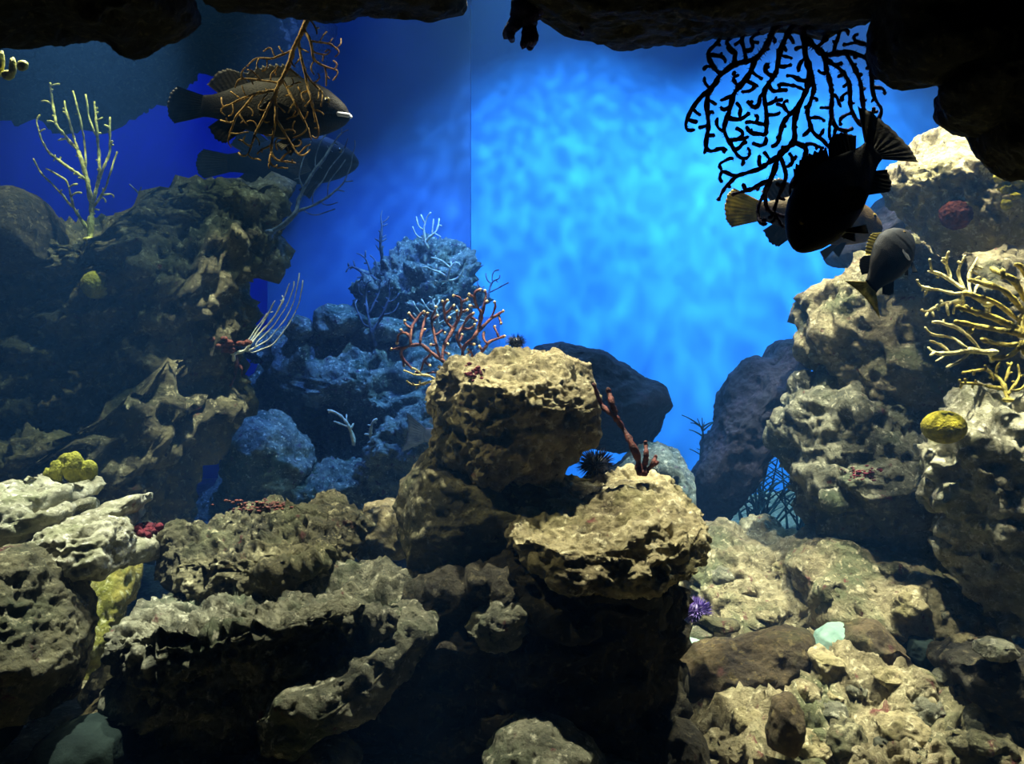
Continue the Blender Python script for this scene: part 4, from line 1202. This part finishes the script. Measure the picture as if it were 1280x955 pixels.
def fish(name, label, head, tail, L, skin, finm, tailm=None, up=(0, 0, 1), group=None, bend=0.0, deep=1.0, lip=None, dorsal_mat=None, tail_round=True, tail_scale=1.0):
    """head, tail: world points of snout and tail tip; the fish keeps length L along that line"""
    head, tail = np.array(head), np.array(tail)
    fw = head - tail; fw /= np.linalg.norm(fw)
    u = np.array(up, float); u -= fw * u.dot(fw); u /= np.linalg.norm(u)
    sd = np.cross(u, fw)
    e = empty(name, head, label, 'fish', group)
    mw = Matrix(((-fw[0] * L, sd[0] * L, u[0] * L, head[0]), (-fw[1] * L, sd[1] * L, u[1] * L, head[1]), (-fw[2] * L, sd[2] * L, u[2] * L, head[2]), (0, 0, 0, 1)))
    # local x runs from snout (0) to tail tip (1)
    if mw.to_3x3().determinant() < 0:
        for k in range(3): mw[k][1] *= -1
    e.matrix_world = mw
    BL = 0.80
    nr, ns = 56, 36
    V, F = [], []
    ts = np.linspace(0, 1, nr) ** 1.25
    for t in ts:
        zt, zb, w = [np.interp(t, *q) for q in (TOP, BOT, WID)]
        zt, zb = zt * deep, zb * deep
        zc, h = (zt + zb) / 2, (zt - zb) / 2
        by = bend * t * t
        for k in range(ns):
            a = 2 * math.pi * k / ns
            ca, sa = math.cos(a), math.sin(a)
            y = w * math.copysign(abs(ca) ** 0.9, ca); z = zc + h * math.copysign(abs(sa) ** 0.95, sa)
            mz = -0.022 * deep - 0.10 * t                       # mouth cleft
            if t < 0.13:
                g = math.exp(-((z - mz) / 0.007) ** 2) * (1 - (t / 0.13) ** 2)
                y *= 1 - 0.45 * g
            gx = abs(t - 0.27 - 0.35 * (z * z) / (0.03)*0.1) # gill cover edge
            y *= 1 - 0.05 * math.exp(-(gx / 0.012) ** 2) * (1 if abs(z) < 0.1 else 0)
            V.append((t * BL, y + by, z))
    for i in range(nr - 1):
        for k in range(ns):
            k2 = (k + 1) % ns
            F.append((i * ns + k, i * ns + k2, (i + 1) * ns + k2, (i + 1) * ns + k))
    V.append((-0.004, 0, -0.018)); F += [(k, len(V) - 1, (k + 1) % ns) for k in range(ns)]
    V.append((BL + 0.01, bend, 0)); F += [((nr - 1) * ns + (k + 1) % ns, len(V) - 1, (nr - 1) * ns + k) for k in range(ns)]
    link_mesh('body', V, F, skin, e)
    tz = 0.052
    ts_ = tail_scale
    bx = lambda t: bend * (t / BL) ** 2
    fin('tail_fin', [(.785, bx(.785), -tz), (.79, bx(.79), 0), (.785, bx(.785), tz)],
        [(.95, bx(.95), -.13 * ts_), (.985, bx(.985), -.085 * ts_), (1.0, bx(1.0), 0), (.985, bx(.985), .085 * ts_), (.95, bx(.95), .13 * ts_)] if tail_round else
        [(.98, bx(.98), -.17 * ts_), (.95, bx(.95), -.08 * ts_), (.94, bx(.94), 0), (.95, bx(.95), .08 * ts_), (.98, bx(.98), .17 * ts_)],
        tailm or finm, e, 0.006, 11, 0.012)
    zt = lambda x: np.interp(x / BL, *TOP) * deep - 0.012
    zb = lambda x: np.interp(x / BL, *BOT) * deep + 0.012
    xs = [.22, .30, .38, .46, .54]
    fin('dorsal_fin', [(x, bx(x), zt(x)) for x in xs], [(x + .05, bx(x), zt(x) + h) for x, h in zip(xs, (.03, .075, .08, .07, .06))], dorsal_mat or finm, e, 0.004, 9, 0.10)
    xs = [.54, .60, .66, .71]
    fin('rear_dorsal_fin', [(x, bx(x), zt(x)) for x in xs], [(x + .075, bx(x), zt(x) + h) for x, h in zip(xs, (.065, .10, .10, .05))], finm, e, 0.004, 8, 0.02)
    xs = [.54, .59, .64, .69]
    fin('anal_fin', [(x, bx(x), zb(x)) for x in xs], [(x + .07, bx(x), zb(x) - h) for x, h in zip(xs, (.05, .10, .10, .05))], finm, e, 0.004, 7, 0.03)
    for s in (-1, 1):
        wy = s * 0.078
        fin('pectoral_fin', [(.27, wy, -.01), (.275, wy, -.045), (.27, wy, -.075)], [(.37, s * .15, .015), (.41, s * .17, -.04), (.40, s * .16, -.09), (.35, s * .13, -.12)], finm, e, 0.004, 7, 0.02)
        fin('pelvic_fin', [(.25, s * .03, zb(.25)), (.28, s * .03, zb(.28))], [(.32, s * .06, zb(.3) - .09), (.36, s * .05, zb(.3) - .05)], finm, e, 0.004, 5, 0.02)
        ev, ef = ico(3)
        t = 0.13
        zy = 0.045 * deep
        ey = link_mesh('eye', ev * np.array([.018, .010, .018]) + np.array([t * BL, s * (np.interp(t, *WID) * 0.84), zy]), ef, M['eye'], e)
        link_mesh('pupil', ev * np.array([.010, .006, .010]) + np.array([t * BL, s * (np.interp(t, *WID) * 0.84 + 0.006), zy]), ef, M['pupil'], ey)
    if lip:
        pts = np.array([[.045 * q * q, .052 * math.sin(q * 1.15) * (1), -.014 - .04 * q * q] for q in np.linspace(-1, 1, 17)])
        pts[:, 1] = np.sign(np.linspace(-1, 1, 17)) * np.interp(pts[:, 0] / BL, *WID) * 1.0
        pts[:, 2] = -0.012 - 0.10 * pts[:, 0]
        Vv, Ff = [], []
        tube(pts, np.full(17, .012), 8, 0, None, Vv, Ff)
        link_mesh('lip', Vv, Ff, lip, e)
    return e


# the big dark one before the hanging fan
fish('grouper', 'big blackish grouper diving past the hanging sea fan, tail raised', P(990, 308, 2.28), P(1136, 140, 2.45), 0.53, M['fish_dark'], M['fish_fin'], up=(-0.75, 0.0, 0.6), bend=0.03, tail_scale=1.7, deep=1.15)
fish('grouper', 'brown grouper with pale yellow tail half hidden by the diving grouper', P(1102, 284, 2.95), P(888, 256, 2.75), 0.62, M['fish_brown'], M['fish_fin'], M['fish_yellow'], deep=0.9, tail_scale=0.8)
fish('wrasse', 'small slate-blue wrasse with yellow tail before the reef knob', P(1136, 290, 2.62), P(1070, 386, 2.5), 0.31, M['fish_slate'], M['fish_slate'], M['fish_yellow'], up=(-0.8, -0.2, 0.55), deep=1.45, dorsal_mat=M['fish_yellow'], tail_scale=1.5, tail_round=False)
fish('grouper', 'large grey-brown grouper with white lips behind the gold-tipped sea fan', P(437, 142, 2.95), P(199, 130, 3.05), 0.68, M['fish_grey'], M['fish_fin'], lip=M['lip_white'], tail_scale=0.75)
fish('grouper', 'dim shadowy grouper swimming beneath the white-lipped grouper', P(448, 200, 4.4), P(246, 205, 4.4), 0.84, M['fish_dark'], M['fish_fin'], tail_scale=0.7)
fish('sea_bream', 'pale bluish fish vanishing behind the central stack, forked tail showing', P(650, 560, 3.9), P(502, 540, 3.9), 0.55, M['fish_pale'], M['fish_pale'], deep=1.05, tail_round=False)

# the water itself
def make_water():
    o = slab('water', (-6.05, 1.0, -0.5), (5.05, 7.6, 4.35), bpy.data.materials.new('sea_water'))
    m = o.data.materials[0]
    m.use_nodes = True
    nt = m.node_tree
    nt.nodes.remove(nt.nodes['Principled BSDF'])
    sc = nt.nodes.new('ShaderNodeVolumeScatter')
    sc.inputs['Color'].default_value = (0.10, 0.34, 1.0, 1)
    sc.inputs['Density'].default_value = 0.034
    sc.inputs['Anisotropy'].default_value = 0.3
    ab = nt.nodes.new('ShaderNodeVolumeAbsorption')
    ab.inputs['Color'].default_value = (0.15, 0.72, 1.0, 1)
    ab.inputs['Density'].default_value = 0.055
    ad = nt.nodes.new('ShaderNodeAddShader')
    nt.links.new(sc.outputs[0], ad.inputs[0]); nt.links.new(ab.outputs[0], ad.inputs[1])
    nt.links.new(ad.outputs[0], nt.nodes['Material Output'].inputs['Volume'])


make_water()
